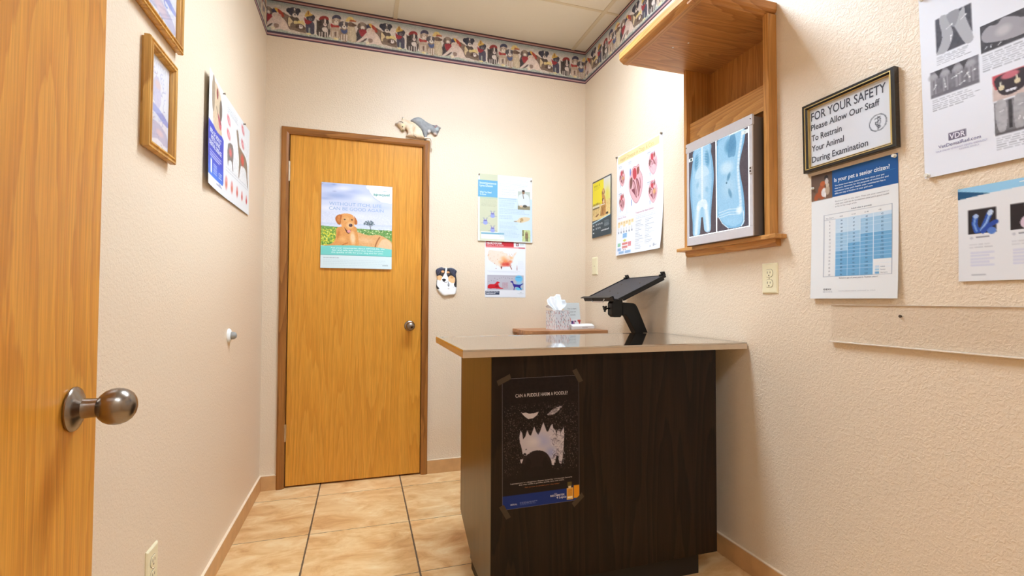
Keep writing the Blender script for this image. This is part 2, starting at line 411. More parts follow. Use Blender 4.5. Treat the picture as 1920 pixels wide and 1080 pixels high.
class Cv:
    """canvas; coordinates are fractions of width/height, y down; colours 0..255 sRGB"""
    SS = 2
    def __init__(s, w, h, px, bg=(240, 240, 240)):
        s.w, s.h = w, h
        s.nx = max(4, int(round(w / px))); s.ny = max(4, int(round(h / px)))
        s.X = s.nx * s.SS; s.Y = s.ny * s.SS
        s.a = np.zeros((s.Y, s.X, 3)); s.a[:] = bg
        s.rs = np.random.RandomState(int(w * 1000 + h * 77777) % 9999)
        s.m = None
    def _blend(s, y0, y1, x0, x1, mask, c):
        if y1 <= y0 or x1 <= x0: return
        r = s.a[y0:y1, x0:x1]
        s.a[y0:y1, x0:x1] = r * (1 - mask[..., None]) + np.asarray(c, float) * mask[..., None]
        if s.m is not None: s.m[y0:y1, x0:x1] = np.maximum(s.m[y0:y1, x0:x1], mask)
    def _rng(s, x0, y0, x1, y1):
        a = max(0, int(math.floor(min(x0, x1) * s.X)) - 1); b = min(s.X, int(math.ceil(max(x0, x1) * s.X)) + 1)
        c = max(0, int(math.floor(min(y0, y1) * s.Y)) - 1); d = min(s.Y, int(math.ceil(max(y0, y1) * s.Y)) + 1)
        if b <= a or d <= c: return None
        xx, yy = np.meshgrid((np.arange(a, b) + .5) / s.X, (np.arange(c, d) + .5) / s.Y)
        return a, b, c, d, xx, yy
    def rect(s, x0, y0, x1, y1, c, al=1):
        q = s._rng(x0, y0, x1, y1)
        if q is None: return
        a, b, cc, d, xx, yy = q
        s._blend(cc, d, a, b, ((xx >= x0) & (xx <= x1) & (yy >= y0) & (yy <= y1)) * float(al), c)
    def poly(s, pts, c, al=1, sm=0):
        if sm: pts = smooth_poly(pts, sm)
        pts = np.asarray(pts, float)
        q = s._rng(pts[:, 0].min(), pts[:, 1].min(), pts[:, 0].max(), pts[:, 1].max())
        if q is None: return
        a, b, cc, d, xx, yy = q
        ins = np.zeros(xx.shape, bool); n = len(pts); j = n - 1
        for i in range(n):
            xi, yi = pts[i]; xj, yj = pts[j]
            if yi != yj:
                cond = ((yi > yy) != (yj > yy)) & (xx < (xj - xi) * (yy - yi) / (yj - yi) + xi)
                ins ^= cond
            j = i
        s._blend(cc, d, a, b, ins * float(al), c)
    def ell(s, cx, cy, rx, ry, c, rot=0, soft=0, al=1):
        """rx, ry as fractions of the WIDTH; soft 0..1 fades the rim"""
        asp = s.h / s.w; R = max(rx, ry)
        q = s._rng(cx - R, cy - R / asp, cx + R, cy + R / asp)
        if q is None: return
        a, b, cc, d, xx, yy = q
        dx = xx - cx; dy = (yy - cy) * asp; t = math.radians(rot)
        u = dx * math.cos(t) + dy * math.sin(t); v = -dx * math.sin(t) + dy * math.cos(t)
        r = np.sqrt((u / rx) ** 2 + (v / ry) ** 2)
        mk_ = (r <= 1).astype(float) if not soft else np.clip((1 - r) / soft, 0, 1)
        s._blend(cc, d, a, b, mk_ * al, c)
    def line(s, p, q, w, c, al=1):
        asp = s.h / s.w
        x0, y0 = p; x1, y1 = q
        g = s._rng(min(x0, x1) - w, min(y0, y1) - w / asp, max(x0, x1) + w, max(y0, y1) + w / asp)
        if g is None: return
        a, b, cc, d, xx, yy = g
        px, py = xx - x0, (yy - y0) * asp; dx, dy = x1 - x0, (y1 - y0) * asp
        L2 = dx * dx + dy * dy + 1e-12; t = np.clip((px * dx + py * dy) / L2, 0, 1)
        dd = np.hypot(px - t * dx, py - t * dy)
        s._blend(cc, d, a, b, (dd <= w / 2) * float(al), c)
    def pl(s, pts, w, c, al=1):
        for p, q in zip(pts[:-1], pts[1:]): s.line(p, q, w, c, al)
    def grad(s, x0, y0, x1, y1, c0, c1):
        q = s._rng(x0, y0, x1, y1)
        if q is None: return
        a, b, cc, d, xx, yy = q
        t = np.clip((yy - y0) / (y1 - y0), 0, 1)[..., None]
        s.a[cc:d, a:b] = np.asarray(c0, float) * (1 - t) + np.asarray(c1, float) * t
    def noise(s, x0, y0, x1, y1, amp, cell=.02, tint=(1, 1, 1)):
        q = s._rng(x0, y0, x1, y1)
        if q is None: return
        a, b, cc, d, xx, yy = q
        k = max(1, int(cell * s.X)); hh, ww = (d - cc) // k + 2, (b - a) // k + 2
        g = s.rs.rand(hh, ww) - .5
        yy_ = (np.arange(d - cc) / k); xx_ = (np.arange(b - a) / k)
        iy = yy_.astype(int); ix = xx_.astype(int); fy = (yy_ - iy)[:, None]; fx = (xx_ - ix)[None]
        v = (g[iy][:, ix] * (1 - fy) * (1 - fx) + g[iy + 1][:, ix] * fy * (1 - fx) + g[iy][:, ix + 1] * (1 - fy) * fx + g[iy + 1][:, ix + 1] * fy * fx)
        s.a[cc:d, a:b] = np.clip(s.a[cc:d, a:b] + v[..., None] * 2 * amp * np.asarray(tint), 0, 255)
    def specks(s, x0, y0, x1, y1, n, cols, r=.006, soft=0):
        for _ in range(n):
            x = x0 + s.rs.rand() * (x1 - x0); y = y0 + s.rs.rand() * (y1 - y0)
            rr = r * (.5 + s.rs.rand()); s.ell(x, y, rr, rr * (.6 + .6 * s.rs.rand()), cols[s.rs.randint(len(cols))], s.rs.rand() * 180, soft)
    def lines(s, x0, y0, x1, n, dy, c, th=.35, al=.6, ragged=.3, word=True):
        """rows of small running text too fine to read"""
        for i in range(n):
            y = y0 + i * dy; xe = x1 - (x1 - x0) * ragged * s.rs.rand()
            x = x0
            while x < xe:
                w = (.012 + .03 * s.rs.rand()) if word else xe - x
                s.rect(x, y, min(x + w, xe), y + dy * th, c, al * (.7 + .5 * s.rs.rand()) if al < .8 else al)
                x += w + .006
    def get(s):
        a = s.a.reshape(s.ny, s.SS, s.nx, s.SS, 3).mean((1, 3))
        return np.clip(a, 0, 255)


_tc = {}
def text_geo(s, bold=0.0):
    key = (s, bold)
    if key in _tc: return _tc[key]
    cu = bpy.data.curves.new('t', 'FONT'); cu.body = s; cu.size = 1; cu.resolution_u = 3; cu.offset = bold
    o = bpy.data.objects.new('t', cu); COL.objects.link(o)
    bpy.context.view_layer.update()
    me = bpy.data.meshes.new_from_object(o.evaluated_get(bpy.context.evaluated_depsgraph_get()))
    v = np.array([tuple(x.co)[:2] for x in me.vertices]).reshape(-1, 2); f = [tuple(p.vertices) for p in me.polygons]
    bpy.data.objects.remove(o); bpy.data.curves.remove(cu); bpy.data.meshes.remove(me)
    _tc[key] = (v, f); return v, f


INK = .86      # coated stock reflects a bit less than the nominal print colours


class Sheet:
    """a printed sheet: canvas grid plus real lettering, one mesh"""
    def __init__(s, w, h, px=.0025, bg=(240, 240, 240)):
        s.w, s.h = w, h; s.c = Cv(w, h, px, bg); s.t = []
    def text(s, st, u, v, size, col, width=None, align='l', bold=0.0, rot=0.0, shear=0.0):
        """u, v: baseline start (or centre) as fractions; size: cap height as a fraction of sheet height; width: fraction of sheet width"""
        V, F = text_geo(st, bold)
        if len(V) == 0: return
        k = size * s.h / .69
        X = V[:, 0] - V[:, 0].min(); wd = X.max(); Y = V[:, 1] * k
        kx = k if width is None else width * s.w / wd
        X = X * kx + Y * shear
        tot = wd * kx
        if align == 'c': X = X - tot / 2
        if align == 'r': X = X - tot
        a = math.radians(rot); X, Y = X * math.cos(a) - Y * math.sin(a), X * math.sin(a) + Y * math.cos(a)
        s.t.append((u * s.w + X, v * s.h - Y, F, lin(col)))
    def build(s, name, O, U, V, N, mat, parent=None, curl=None, th=.0006, lift=.0006, label=None):
        O, U, V, N = (np.array(x, float) for x in (O, U, V, N))
        img = s.c.get(); ny, nx = img.shape[:2]
        cu = curl or (lambda x, y: x * 0)
        xs = (np.arange(nx)) / (nx - 1) * s.w; ys = (np.arange(ny)) / (ny - 1) * s.h
        xx, yy = np.meshgrid(xs, ys); xx = xx.ravel(); yy = yy.ravel()
        P = O + xx[:, None] * U + yy[:, None] * V + (cu(xx, yy) + th)[:, None] * N
        C = lin(img.reshape(-1, 3)) * INK
        idx = np.arange(nx * ny).reshape(ny, nx)
        q = np.stack([idx[:-1, :-1], idx[1:, :-1], idx[1:, 1:], idx[:-1, 1:]], -1).reshape(-1, 4)
        faces = [tuple(r) for r in q.tolist()]
        # rim going back to the sheet's rear side
        ring = list(idx[0, :]) + list(idx[1:, -1]) + list(idx[-1, ::-1][1:]) + list(idx[::-1, 0][1:-1])
        n0 = len(P); P2 = P[ring] - th * N
        P = np.vstack([P, P2]); C = np.vstack([C, np.tile(lin((232, 232, 230)), (len(ring), 1))])
        m = len(ring)
        faces += [(ring[i], ring[(i + 1) % m], n0 + (i + 1) % m, n0 + i) for i in range(m)]
        allP = [P]; allC = [C]; n = len(P)
        for X, Y, F, col in s.t:
            X = np.asarray(X); Y = np.asarray(Y)
            allP.append(O + X[:, None] * U + Y[:, None] * V + (cu(X, Y) + th + lift)[:, None] * N)
            allC.append(np.tile(col * INK, (len(X), 1)))
            faces += [tuple(i + n for i in f) for f in F]; n += len(X)
        return mk(name, np.vstack(allP), faces, mat, parent, False, cols=np.vstack(allC), label=label)


# orientation sets: U to the viewer's right, V down, N out of the surface
BACK = dict(U=(1, 0, 0), V=(0, 0, -1), N=(0, -1, 0))
RIGHT = dict(U=(0, -1, 0), V=(0, 0, -1), N=(-1, 0, 0))
LEFT = dict(U=(0, 1, 0), V=(0, 0, -1), N=(1, 0, 0))


def relief(name, w, h, px, cv, outline, depth, O, U, V, N, parent=None, edge=.012, label=None, mat=None):
    """carved/cast figure: outline with a domed front painted from a canvas, flat back"""
    O, U, V, N = (np.array(x, float) for x in (O, U, V, N))
    img = cv.get(); ny, nx = img.shape[:2]
    pts = np.array(outline) * [w, h]
    xs = (np.arange(nx) + .5) / nx * w; ys = (np.arange(ny) + .5) / ny * h
    xx, yy = np.meshgrid(xs, ys)
    ins = np.zeros(xx.shape, bool); j = len(pts) - 1
    dmin = np.full(xx.shape, 1e9); nxp = np.zeros(xx.shape); nyp = np.zeros(xx.shape)
    for i in range(len(pts)):
        xi, yi = pts[i]; xj, yj = pts[j]
        if yi != yj: ins ^= ((yi > yy) != (yj > yy)) & (xx < (xj - xi) * (yy - yi) / (yj - yi) + xi)
        dx, dy = xj - xi, yj - yi; t = np.clip(((xx - xi) * dx + (yy - yi) * dy) / (dx * dx + dy * dy + 1e-15), 0, 1)
        qx, qy = xi + t * dx, yi + t * dy; d = np.hypot(xx - qx, yy - qy); k = d < dmin
        dmin[k] = d[k]; nxp[k] = qx[k]; nyp[k] = qy[k]; j = i
    cell = ins[:-1, :-1] & ins[1:, :-1] & ins[1:, 1:] & ins[:-1, 1:]
    used = np.zeros(ins.shape, bool); cnt = np.zeros(ins.shape, int)
    for a, b in ((0, 0), (1, 0), (1, 1), (0, 1)):
        cnt[a:a + cell.shape[0], b:b + cell.shape[1]] += cell
    used = cnt > 0; bd = used & (cnt < 4)
    X = np.where(bd, nxp, xx); Y = np.where(bd, nyp, yy); D = np.where(bd, 0, dmin)
    lum = img.mean(-1) / 255
    H = depth * (.35 + .65 * np.sqrt(np.clip(1 - (1 - np.clip(D / edge, 0, 1)) ** 2, 0, 1)))
    idx = -np.ones(ins.shape, int); idx[used] = np.arange(used.sum())
    P = O + X[used][:, None] * U + Y[used][:, None] * V + H[used][:, None] * N
    Cc = lin(img[used])
    faces = []
    yy_, xx_ = np.where(cell); edges = {}
    for a, b in zip(yy_, xx_):
        q = (idx[a, b], idx[a + 1, b], idx[a + 1, b + 1], idx[a, b + 1]); faces.append(tuple(int(v) for v in q))
        for e in zip(q, q[1:] + q[:1]):
            if (e[1], e[0]) in edges: del edges[(e[1], e[0])]
            else: edges[e] = 1
    n = len(P); back = {}; PB = []; CB = []
    for a, b in list(edges):
        for v in (a, b):
            if v not in back:
                back[v] = n + len(PB); p = P[v]; hN = np.dot(p - O, N); PB.append(p - hN * N); CB.append(Cc[v] * .7)
        faces.append((int(a), back[a], back[b], int(b)))
    P = np.vstack([P, np.array(PB)]); Cc = np.vstack([Cc, np.array(CB)])
    return mk(name, P, faces, mat or M_RELIEF, parent, True, cols=Cc, label=label)


def frame_molding(name, O, U, V, N, w, h, prof, mat, parent, label=None):
    """mitred moulding: prof = (inset, height) pairs from the outside in"""
    O, U, V, N = (Vector(x) for x in (O, U, V, N)); g = G(); v = []; f = []
    for ins, ht in prof:
        for cx, cy in ((ins, ins), (w - ins, ins), (w - ins, h - ins), (ins, h - ins)):
            v.append(O + U * cx + V * cy + N * ht)
    for i in range(len(prof) - 1):
        for k in range(4): f.append((i * 4 + k, i * 4 + (k + 1) % 4, (i + 1) * 4 + (k + 1) % 4, (i + 1) * 4 + k))
    m = len(prof) - 1
    for k in range(4): f.append((m * 4 + k, m * 4 + (k + 1) % 4, (k + 1) % 4, k))
    g.add(v, f); return g.out(name, mat, parent, label=label)


def pin(O, N, parent, mat=M_TACK, r=.0045):
    g = G().lathe([(r, 0), (r, .001), (r * .55, .002), (r * .5, .006), (r * .9, .0075), (r * .8, .0095)], O, N, 14)
    return g.out('push_pin', mat, parent, True)


#@@SETTING
# ================================================================== the room
box('floor', (-.12, YF, -.05), (W + .12, .12, 0), M_FLOOR)['kind'] = 'structure'
# ceiling: lay-in tiles with flush tees
g = G(); gt = G()
xl = [0, .72, 1.93, W]; yl = [0, -.457, -.795, -1.405, -2.015, -2.625, -3.235, YF]
g.box((-.12, YF, CEIL), (W + .12, .12, CEIL + .03))
ceil_o = g.out('ceiling', M_CEIL); ceil_o['kind'] = 'structure'
for x in xl[1:3]: gt.box((x - .012, YF, CEIL - .005), (x + .012, 0, CEIL - .0002))
for y in yl[1:-1]: gt.box((0, y - .008, CEIL - .004), (W, y + .008, CEIL - .0001))
gt.out('ceiling_tee_grid', M_TBAR, ceil_o)
# walls
g = G()
DX0, DX1, DH = .126, .903, 2.058
g.box((-.12, 0, 0), (DX0, .12, CEIL)); g.box((DX1, 0, 0), (W + .12, .12, CEIL)); g.box((DX0, 0, DH), (DX1, .12, CEIL))
g.out('wall_back', M_WALL)['kind'] = 'structure'
box('wall_left', (-.12, YF, 0), (0, 0, CEIL), M_WALLL)['kind'] = 'structure'
RY0, RY1, RZ0, RZ1 = -1.600, -1.128, 1.3287, 2.172
g = G()
g.box((W, YF, 0), (W + .12, RY0, CEIL)); g.box((W, RY1, 0), (W + .12, 0, CEIL))
g.box((W, RY0, 0), (W + .12, RY1, RZ0)); g.box((W, RY0, RZ1), (W + .12, RY1, CEIL))
g.out('wall_right', M_WALLR)['kind'] = 'structure'
box('wall_front', (-.12, YF - .12, 0), (W + .12, YF, CEIL), M_WALL)['kind'] = 'structure'
# stub that carries the near door's hinges
box('wall_entry', (0, -3.02, 0), (.10, -2.90, CEIL), M_WALL)['kind'] = 'structure'
# tile base
def baseboard(name, a, b, mat, seams, axis):
    o = box(name, a, b, mat, bevel=.0015); o['kind'] = 'structure'
    t = .004
    if axis == 'x': G().box((a[0], a[1] - .0005, b[2]), (b[0], b[1], b[2] + t)).out('grout_line', M_GROUTL, o)
    else: G().box((a[0], a[1], b[2]), (b[0], b[1], b[2] + t)).out('grout_line', M_GROUTL, o)
    return o
baseboard('baseboard_left', (0, YF, 0), (.010, 0, .080), M_BASEY, None, 'y')
baseboard('baseboard_back', (.010, -.010, 0), (.0875, 0, .080), M_BASE, None, 'x')
baseboard('baseboard_back', (.9395, -.010, 0), (W - .010, 0, .080), M_BASE, None, 'x')
baseboard('baseboard_right', (W - .010, YF, 0), (W, 0, .080), M_BASEY, None, 'y')
# door casing
cas = thing('trim_1', 'brown stained wooden casing around the closed back door', 'door casing', (.5134, 0, 0), kind='structure')
TL, TR, TT, CWD = .0879, .939, 2.0836, .040
def casing_piece(name, pts_out, pts_in, mat, parent):
    # pts: outer and inner edge ends (x,z); slightly crowned section
    g = G(); sec = [(0, 0), (0, .012), (.18, .0155), (.7, .0145), (1, .009), (1, 0)]
    v = []
    for k in range(2):
        (ox, oz), (ix, iz) = pts_out[k], pts_in[k]
        for t, d in sec: v.append((ox + (ix - ox) * t, -d, oz + (iz - oz) * t))
    n = len(sec); f = [(i, (i + 1) % n, n + (i + 1) % n, n + i) for i in range(n)] + [tuple(range(n)), tuple(range(n, 2 * n))[::-1]]
    return g.add(v, f).out(name, mat, parent)
casing_piece('side_casing', [(TL, 0), (TL, TT)], [(TL + CWD, 0), (TL + CWD, TT - CWD)], M_CASE, cas)
casing_piece('side_casing', [(TR, 0), (TR, TT)], [(TR - CWD, 0), (TR - CWD, TT - CWD)], M_CASE, cas)
casing_piece('head_casing', [(TL, TT), (TR, TT)], [(TL + CWD, TT - CWD), (TR - CWD, TT - CWD)], M_CASEX, cas)
# jamb and stop
g = G(); g.box((DX0, 0, 0), (DX0 + .004, .12, DH)); g.box((DX1 - .004, 0, 0), (DX1, .12, DH)); g.box((DX0, 0, DH - .010), (DX1, .12, DH))
g.box((DX0, .041, 0), (DX0 + .02, .055, DH)); g.box((DX1 - .02, .041, 0), (DX1, .055, DH)); g.box((DX0, .041, DH - .03), (DX1, .055, DH))
g.out('door_jamb', M_CASE, cas)
box('dark_backing', (DX0 - .02, .115, 0), (DX1 + .02, .13, DH + .02), M_DARK, cas)  # unseen dark sheet added behind the door to keep its gap dark


def knob(parent, org, axis, s=1.0):
    """rosette, neck and egg-shaped knob; axis points out of the door"""
    g = G().lathe([(.0325, 0), (.0328, .002), (.031, .0045), (.024, .008), (.0175, .0105), (.014, .013)], org, axis, 48)
    r = g.out('rosette', M_NICKEL, parent, True)
    g = G().lathe([(.0160, .008), (.0145, .014), (.0140, .022), (.0142, .030)], org, axis, 36)
    g.out('knob_neck', M_NICKEL, parent, True)
    prof = [(.0115, .028), (.0145, .0295), (.019, .033), (.0235, .038), (.0265, .0445), (.0275, .051), (.0268, .058), (.0240, .065), (.0195, .0705), (.013, .0745), (.006, .0765), (.001, .077)]
    o = G().lathe(prof, org, axis, 48).out('door_knob', M_NICKEL, parent, True)
    return o


# back door
d1 = thing('door_1', 'closed honey-coloured wooden door in the back wall', 'door', (.5144, 0, .01), kind='structure')
box('door_leaf', (.1337, .001, .010), (.8951, .038, 2.0445), M_DOOR, d1, bevel=.0012)
for z0, z1 in ((1.770, 1.882), (.268, .363)):
    h = G().lathe([(.0055, 0), (.0055, z1 - z0)], (.1300, -.0065, z0), (0, 0, 1), 14)
    h.lathe([(.0042, -.003), (.0042, z1 - z0 + .003)], (.1300, -.0065, z0), (0, 0, 1), 12)
    h.box((.130, -.0095, z0), (.1365, .0005, z1))
    h.out('hinge', M_HINGE, d1, True)
knob(d1, (.8216 + .004, .001, .920), (0, -1, 0))
box('strike_plate', (.8952, -.006, .895), (.8990, .004, .955), M_DARK, d1)

# near door standing open along the left wall
d2 = thing('door_2', 'open wooden door in the left foreground with a satin nickel knob', 'door', (.12, -2.86, .01), kind='structure')
box('door_leaf', (.103, -2.855, .010), (.140, -2.0815, 2.0445), M_DOORL, d2, bevel=.0012)
knob(d2, (.140, -2.1465, .918), (1, .10, 0))
for z in (.35, 1.85):
    G().lathe([(.006, 0), (.006, .1)], (.100, -2.868, z), (0, 0, 1), 12).out('hinge', M_HINGE, d2, True)
box('latch_plate', (.115, -2.0815, .89), (.130, -2.0805, .945), M_NICKEL, d2)

# ceiling lights: one over the middle of the room, one in the passage behind the camera
def troffer(label, x0, x1, y0, y1, mat, loc_label):
    t = thing('ceiling_light', label, 'ceiling light', ((x0 + x1) / 2, (y0 + y1) / 2, CEIL - .004))
    g = G(); b = .110
    g.box((x0, y0, CEIL - .006), (x1, y0 + b, CEIL - .0005)); g.box((x0, y1 - b, CEIL - .006), (x1, y1, CEIL - .0005))
    g.box((x0, y0 + b, CEIL - .006), (x0 + b, y1 - b, CEIL - .0005)); g.box((x1 - b, y0 + b, CEIL - .006), (x1, y1 - b, CEIL - .0005))
    g.out('frame', M_WHITE, t)
    box('lens', (x0 + b, y0 + b, CEIL - .008), (x1 - b, y1 - b, CEIL - .003), mat, t)
troffer('lit recessed ceiling panel light above the examination table', 0.600, 1.790, -1.400, -.799, M_LENS, '')
troffer('lit recessed ceiling panel light in the passage behind the doorway', .42, 1.60, -3.85, -3.25, M_LENS2, '')
# ================================================================== wallpaper border of puppies
def border_motif():
    c = Cv(.5235, .232, .0026, (214, 206, 200))
    c.grad(0, .11, 1, .34, (140, 154, 156), (226, 214, 206)); c.grad(0, .34, 1, .88, (226, 214, 206), (228, 218, 208))
    for i in range(9): c.ell((i * .13 + .05) % 1, .22 + .05 * (i % 3), .05, .014, (228, 220, 216), 0, .9, .8)
    for i in range(7): c.ell((i * .17 + .1) % 1, .15, .06, .010, (116, 140, 142), 0, .9, .5)
    c.grad(0, .80, 1, .885, (170, 178, 158), (176, 186, 180)); c.noise(0, .78, 1, .885, 26, .012, (1, 1, .8))
    Z = lambda x, y: ((x - 390) / 835., (y - (.154 * x - 46)) / 340.)
    def E_(x, y, rx, ry, col, rot=0, soft=0, al=1):
        u, v = Z(x, y)
        for k in (-1, 0, 1): c.ell(u + k, v, rx / 835., ry / 835. , col, rot, soft, al)
    def P_(pts, col, sm=4, al=1):
        q = [Z(*p) for p in pts]
        for k in (-1, 0, 1): c.poly([(a + k, b) for a, b in q], col, al, sm)
    BR, DK, WH, CR, TAN = (98, 78, 64), (48, 44, 50), (232, 222, 214), (222, 200, 150), (184, 160, 138)
    # brown body of the second hound, behind the capped dog
    P_([(1110, 250), (1160, 265), (1200, 330), (1225, 400), (1180, 400), (1120, 330)], (112, 88, 72))
    E_(1165, 300, 26, 34, (122, 98, 84), 20)
    # seated hound with red bandana
    P_([(975, 250), (1050, 245), (1060, 320), (1020, 375), (935, 375), (945, 310)], (72, 60, 58))
    E_(1005, 232, 40, 34, (142, 124, 112)); E_(972, 235, 14, 26, (92, 76, 70), 15); E_(1040, 240, 12, 24, (104, 86, 78), -12)
    E_(1008, 252, 17, 20, WH); E_(1008, 262, 6, 5, (60, 48, 48))
    P_([(975, 270), (1045, 272), (1030, 310), (995, 330)], (150, 34, 44))
    P_([(948, 300), (975, 300), (985, 370), (940, 372)], (44, 38, 44))
    # black puppy, cream bandana
    P_([(345, 160), (430, 170), (440, 250), (350, 240)], (70, 58, 52)); P_([(350, 240), (350, 160), (395, 215), (410, 235)], (226, 204, 158))
    E_(390, 118, 47, 42, (40, 42, 60)); E_(348, 104, 20, 24, (32, 34, 52), 20); E_(430, 106, 20, 22, (34, 36, 54), -20)
    E_(398, 120, 11, 26, (90, 84, 84)); E_(398, 95, 7, 12, WH); E_(400, 148, 21, 19, WH); E_(402, 142, 7, 6, (30, 26, 30))
    E_(374, 118, 5, 5, (22, 20, 24)); E_(416, 121, 5, 5, (22, 20, 24))
    # lying puppy with yellow bow
    P_([(370, 215), (430, 205), (500, 260), (500, 300), (430, 290), (365, 275)], (112, 92, 78))
    P_([(395, 195), (440, 200), (470, 190), (488, 230), (440, 218), (400, 222)], (228, 206, 140)); E_(440, 205, 14, 14, (236, 212, 128))
    E_(452, 250, 40, 28, (86, 64, 52), 10); E_(452, 246, 20, 18, (240, 230, 226)); E_(455, 240, 6, 5, (50, 34, 34)); E_(425, 245, 14, 20, (70, 50, 42), 30)
    P_([(395, 285), (470, 296), (520, 310), (470, 308)], (206, 190, 168), 2)
    # terrier in yellow hat and red bandana
    P_([(500, 210), (565, 210), (572, 305), (508, 300)], (58, 58, 78)); E_(535, 172, 36, 32, (52, 50, 62)); E_(562, 160, 14, 20, (44, 42, 56), -20)
    E_(536, 180, 16, 13, (112, 108, 118)); E_(538, 178, 5, 5, (20, 20, 26))
    P_([(486, 145), (505, 112), (520, 105), (540, 130), (556, 140), (540, 150), (495, 158)], (218, 176, 84)); P_([(512, 108), (522, 108), (520, 140), (512, 140)], (110, 56, 32), 0)
    P_([(484, 165), (505, 185), (550, 200), (520, 225), (490, 212)], (150, 34, 44)); P_([(520, 255), (535, 255), (535, 300), (520, 300)], (150, 158, 148), 0)
    P_([(572, 170), (578, 170), (580, 300), (573, 300)], (226, 218, 210), 0)
    # black and white dog, red beret
    P_([(590, 165), (600, 190), (700, 215), (700, 330), (600, 320), (592, 240)], (54, 46, 44)); E_(655, 208, 40, 46, (60, 50, 48)); E_(625, 210, 12, 34, (40, 34, 36)); E_(688, 210, 11, 34, (40, 34, 36))
    P_([(612, 185), (622, 158), (655, 148), (690, 160), (697, 185), (660, 176)], (140, 34, 36)); E_(665, 195, 7, 26, WH); E_(666, 225, 16, 18, (226, 206, 200)); E_(666, 220, 5, 4, (50, 34, 34))
    P_([(640, 255), (680, 250), (690, 290), (650, 285)], (226, 214, 206)); 
    for x in (618, 640, 668, 688): P_([(x - 5, 290), (x + 5, 290), (x + 4, 338), (x - 5, 334)], (206, 196, 188), 0)
    E_(700, 240, 12, 30, (150, 136, 124))
    # pale dog, navy cap, red kerchief
    P_([(722, 235), (785, 235), (792, 345), (720, 335)], TAN); E_(762, 190, 34, 34, (206, 186, 170)); E_(735, 190, 12, 26, (164, 140, 124)); E_(794, 192, 10, 24, (168, 144, 126))
    P_([(728, 175), (735, 148), (765, 136), (800, 150), (806, 178), (765, 166)], (46, 48, 78)); E_(764, 205, 16, 18, (236, 224, 212)); E_(764, 198, 5, 5, (60, 46, 46)); E_(750, 184, 3.5, 3.5, (50, 36, 34)); E_(778, 186, 3.5, 3.5, (50, 36, 34))
    P_([(715, 215), (755, 232), (795, 228), (790, 250), (755, 246), (722, 248)], (168, 44, 44))
    for x in (732, 748, 776): P_([(x - 6, 280), (x + 6, 280), (x + 5, 352), (x - 6, 346)], (214, 198, 180), 0)
    P_([(748, 290), (768, 290), (764, 330), (752, 330)], (110, 84, 76), 0)
    # grey and white dog, blue bandana
    P_([(800, 260), (870, 260), (872, 370), (805, 362)], (150, 126, 104)); E_(832, 226, 38, 36, (82, 78, 84)); E_(800, 220, 13, 24, (64, 60, 68), 20); E_(866, 222, 12, 24, (70, 66, 74), -20)
    E_(836, 215, 7, 24, WH); E_(838, 246, 20, 18, (234, 228, 222)); E_(838, 240, 6, 5, (36, 32, 38)); P_([(806, 262), (838, 274), (872, 262), (862, 296), (840, 306), (816, 294)], (62, 78, 126))
    for x in (815, 838, 862): P_([(x - 6, 310), (x + 6, 310), (x + 5, 372), (x - 6, 368)], (226, 212, 196), 0)
    # dog in profile with straw hat
    P_([(872, 230), (930, 240), (950, 370), (880, 372), (870, 300)], (196, 176, 146)); E_(900, 222, 34, 22, (104, 80, 66)); P_([(915, 215), (948, 225), (944, 238), (905, 240)], (88, 66, 56))
    P_([(850, 195), (868, 158), (905, 155), (925, 175), (948, 196), (900, 194)], (226, 198, 118)); P_([(895, 178), (948, 190), (944, 200), (880, 196)], (176, 84, 52), 0)
    P_([(888, 250), (930, 260), (940, 360), (900, 366)], (216, 200, 168), 4, .7)
    # stretching pale dog with blue, yellow and red cap
    P_([(1040, 235), (1062, 214), (1085, 222), (1080, 262), (1052, 262)], (46, 46, 76)); P_([(1062, 216), (1090, 216), (1112, 250), (1086, 250)], (226, 172, 70)); P_([(1088, 220), (1130, 250), (1146, 290), (1110, 280)], (170, 54, 40))
    E_(1075, 280, 34, 30, (222, 202, 188)); E_(1108, 282, 14, 22, (206, 168, 154), -30); E_(1070, 292, 15, 12, (236, 222, 214)); E_(1066, 296, 5, 4, (120, 84, 82)); E_(1060, 276, 3, 3, (70, 50, 46))
    P_([(1050, 290), (1110, 285), (1160, 330), (1185, 385), (1205, 415), (1150, 408), (1110, 395), (1050, 405), (1035, 390), (1075, 350), (1040, 345), (985, 378), (944, 380), (1000, 340)], (228, 206, 194))
    E_(1145, 368, 28, 38, (240, 218, 202), -20); P_([(1060, 350), (1098, 352), (1100, 380), (1070, 385)], (150, 122, 108), 3); E_(1055, 385, 18, 12, (240, 228, 196), 20)
    P_([(1150, 398), (1230, 405), (1290, 432), (1250, 436), (1180, 416)], (216, 202, 186), 3)
    # straw hat and pebbles on the grass
    for x, y, r in ((525, 308, 20), (765, 350, 24), (770, 352, 18)): E_(x, y, r, r * .45, (236, 218, 150))
    for i in range(22):
        c.ell(c.rs.rand(), .80 + .07 * c.rs.rand(), .012, .006, [(232, 228, 224), (206, 208, 196), (160, 170, 140)][i % 3], 0, .5)
    c.noise(0, .2, 1, .86, 12, .01)
    # striped rails
    def rails(a, b):
        cols = [((34, 30, 44), .30), ((126, 62, 60), .20), ((206, 186, 178), .12), ((150, 70, 72), .16), ((34, 30, 50), .22)]
        y = a
        for col, f in cols: c.rect(0, y, 1, y + (b - a) * f, col); y += (b - a) * f
    rails(0, .115); rails(.872, 1.0)
    c.rect(0, .905, 1, .915, (60, 56, 96)); c.rect(0, .935, 1, .95, (220, 206, 200))
    c.a[:] = c.a * .80 + np.array((196, 176, 160.)) * .20
    c.noise(0, .12, 1, .87, 14, .006)
    return c.get()
MOTIF = border_motif()
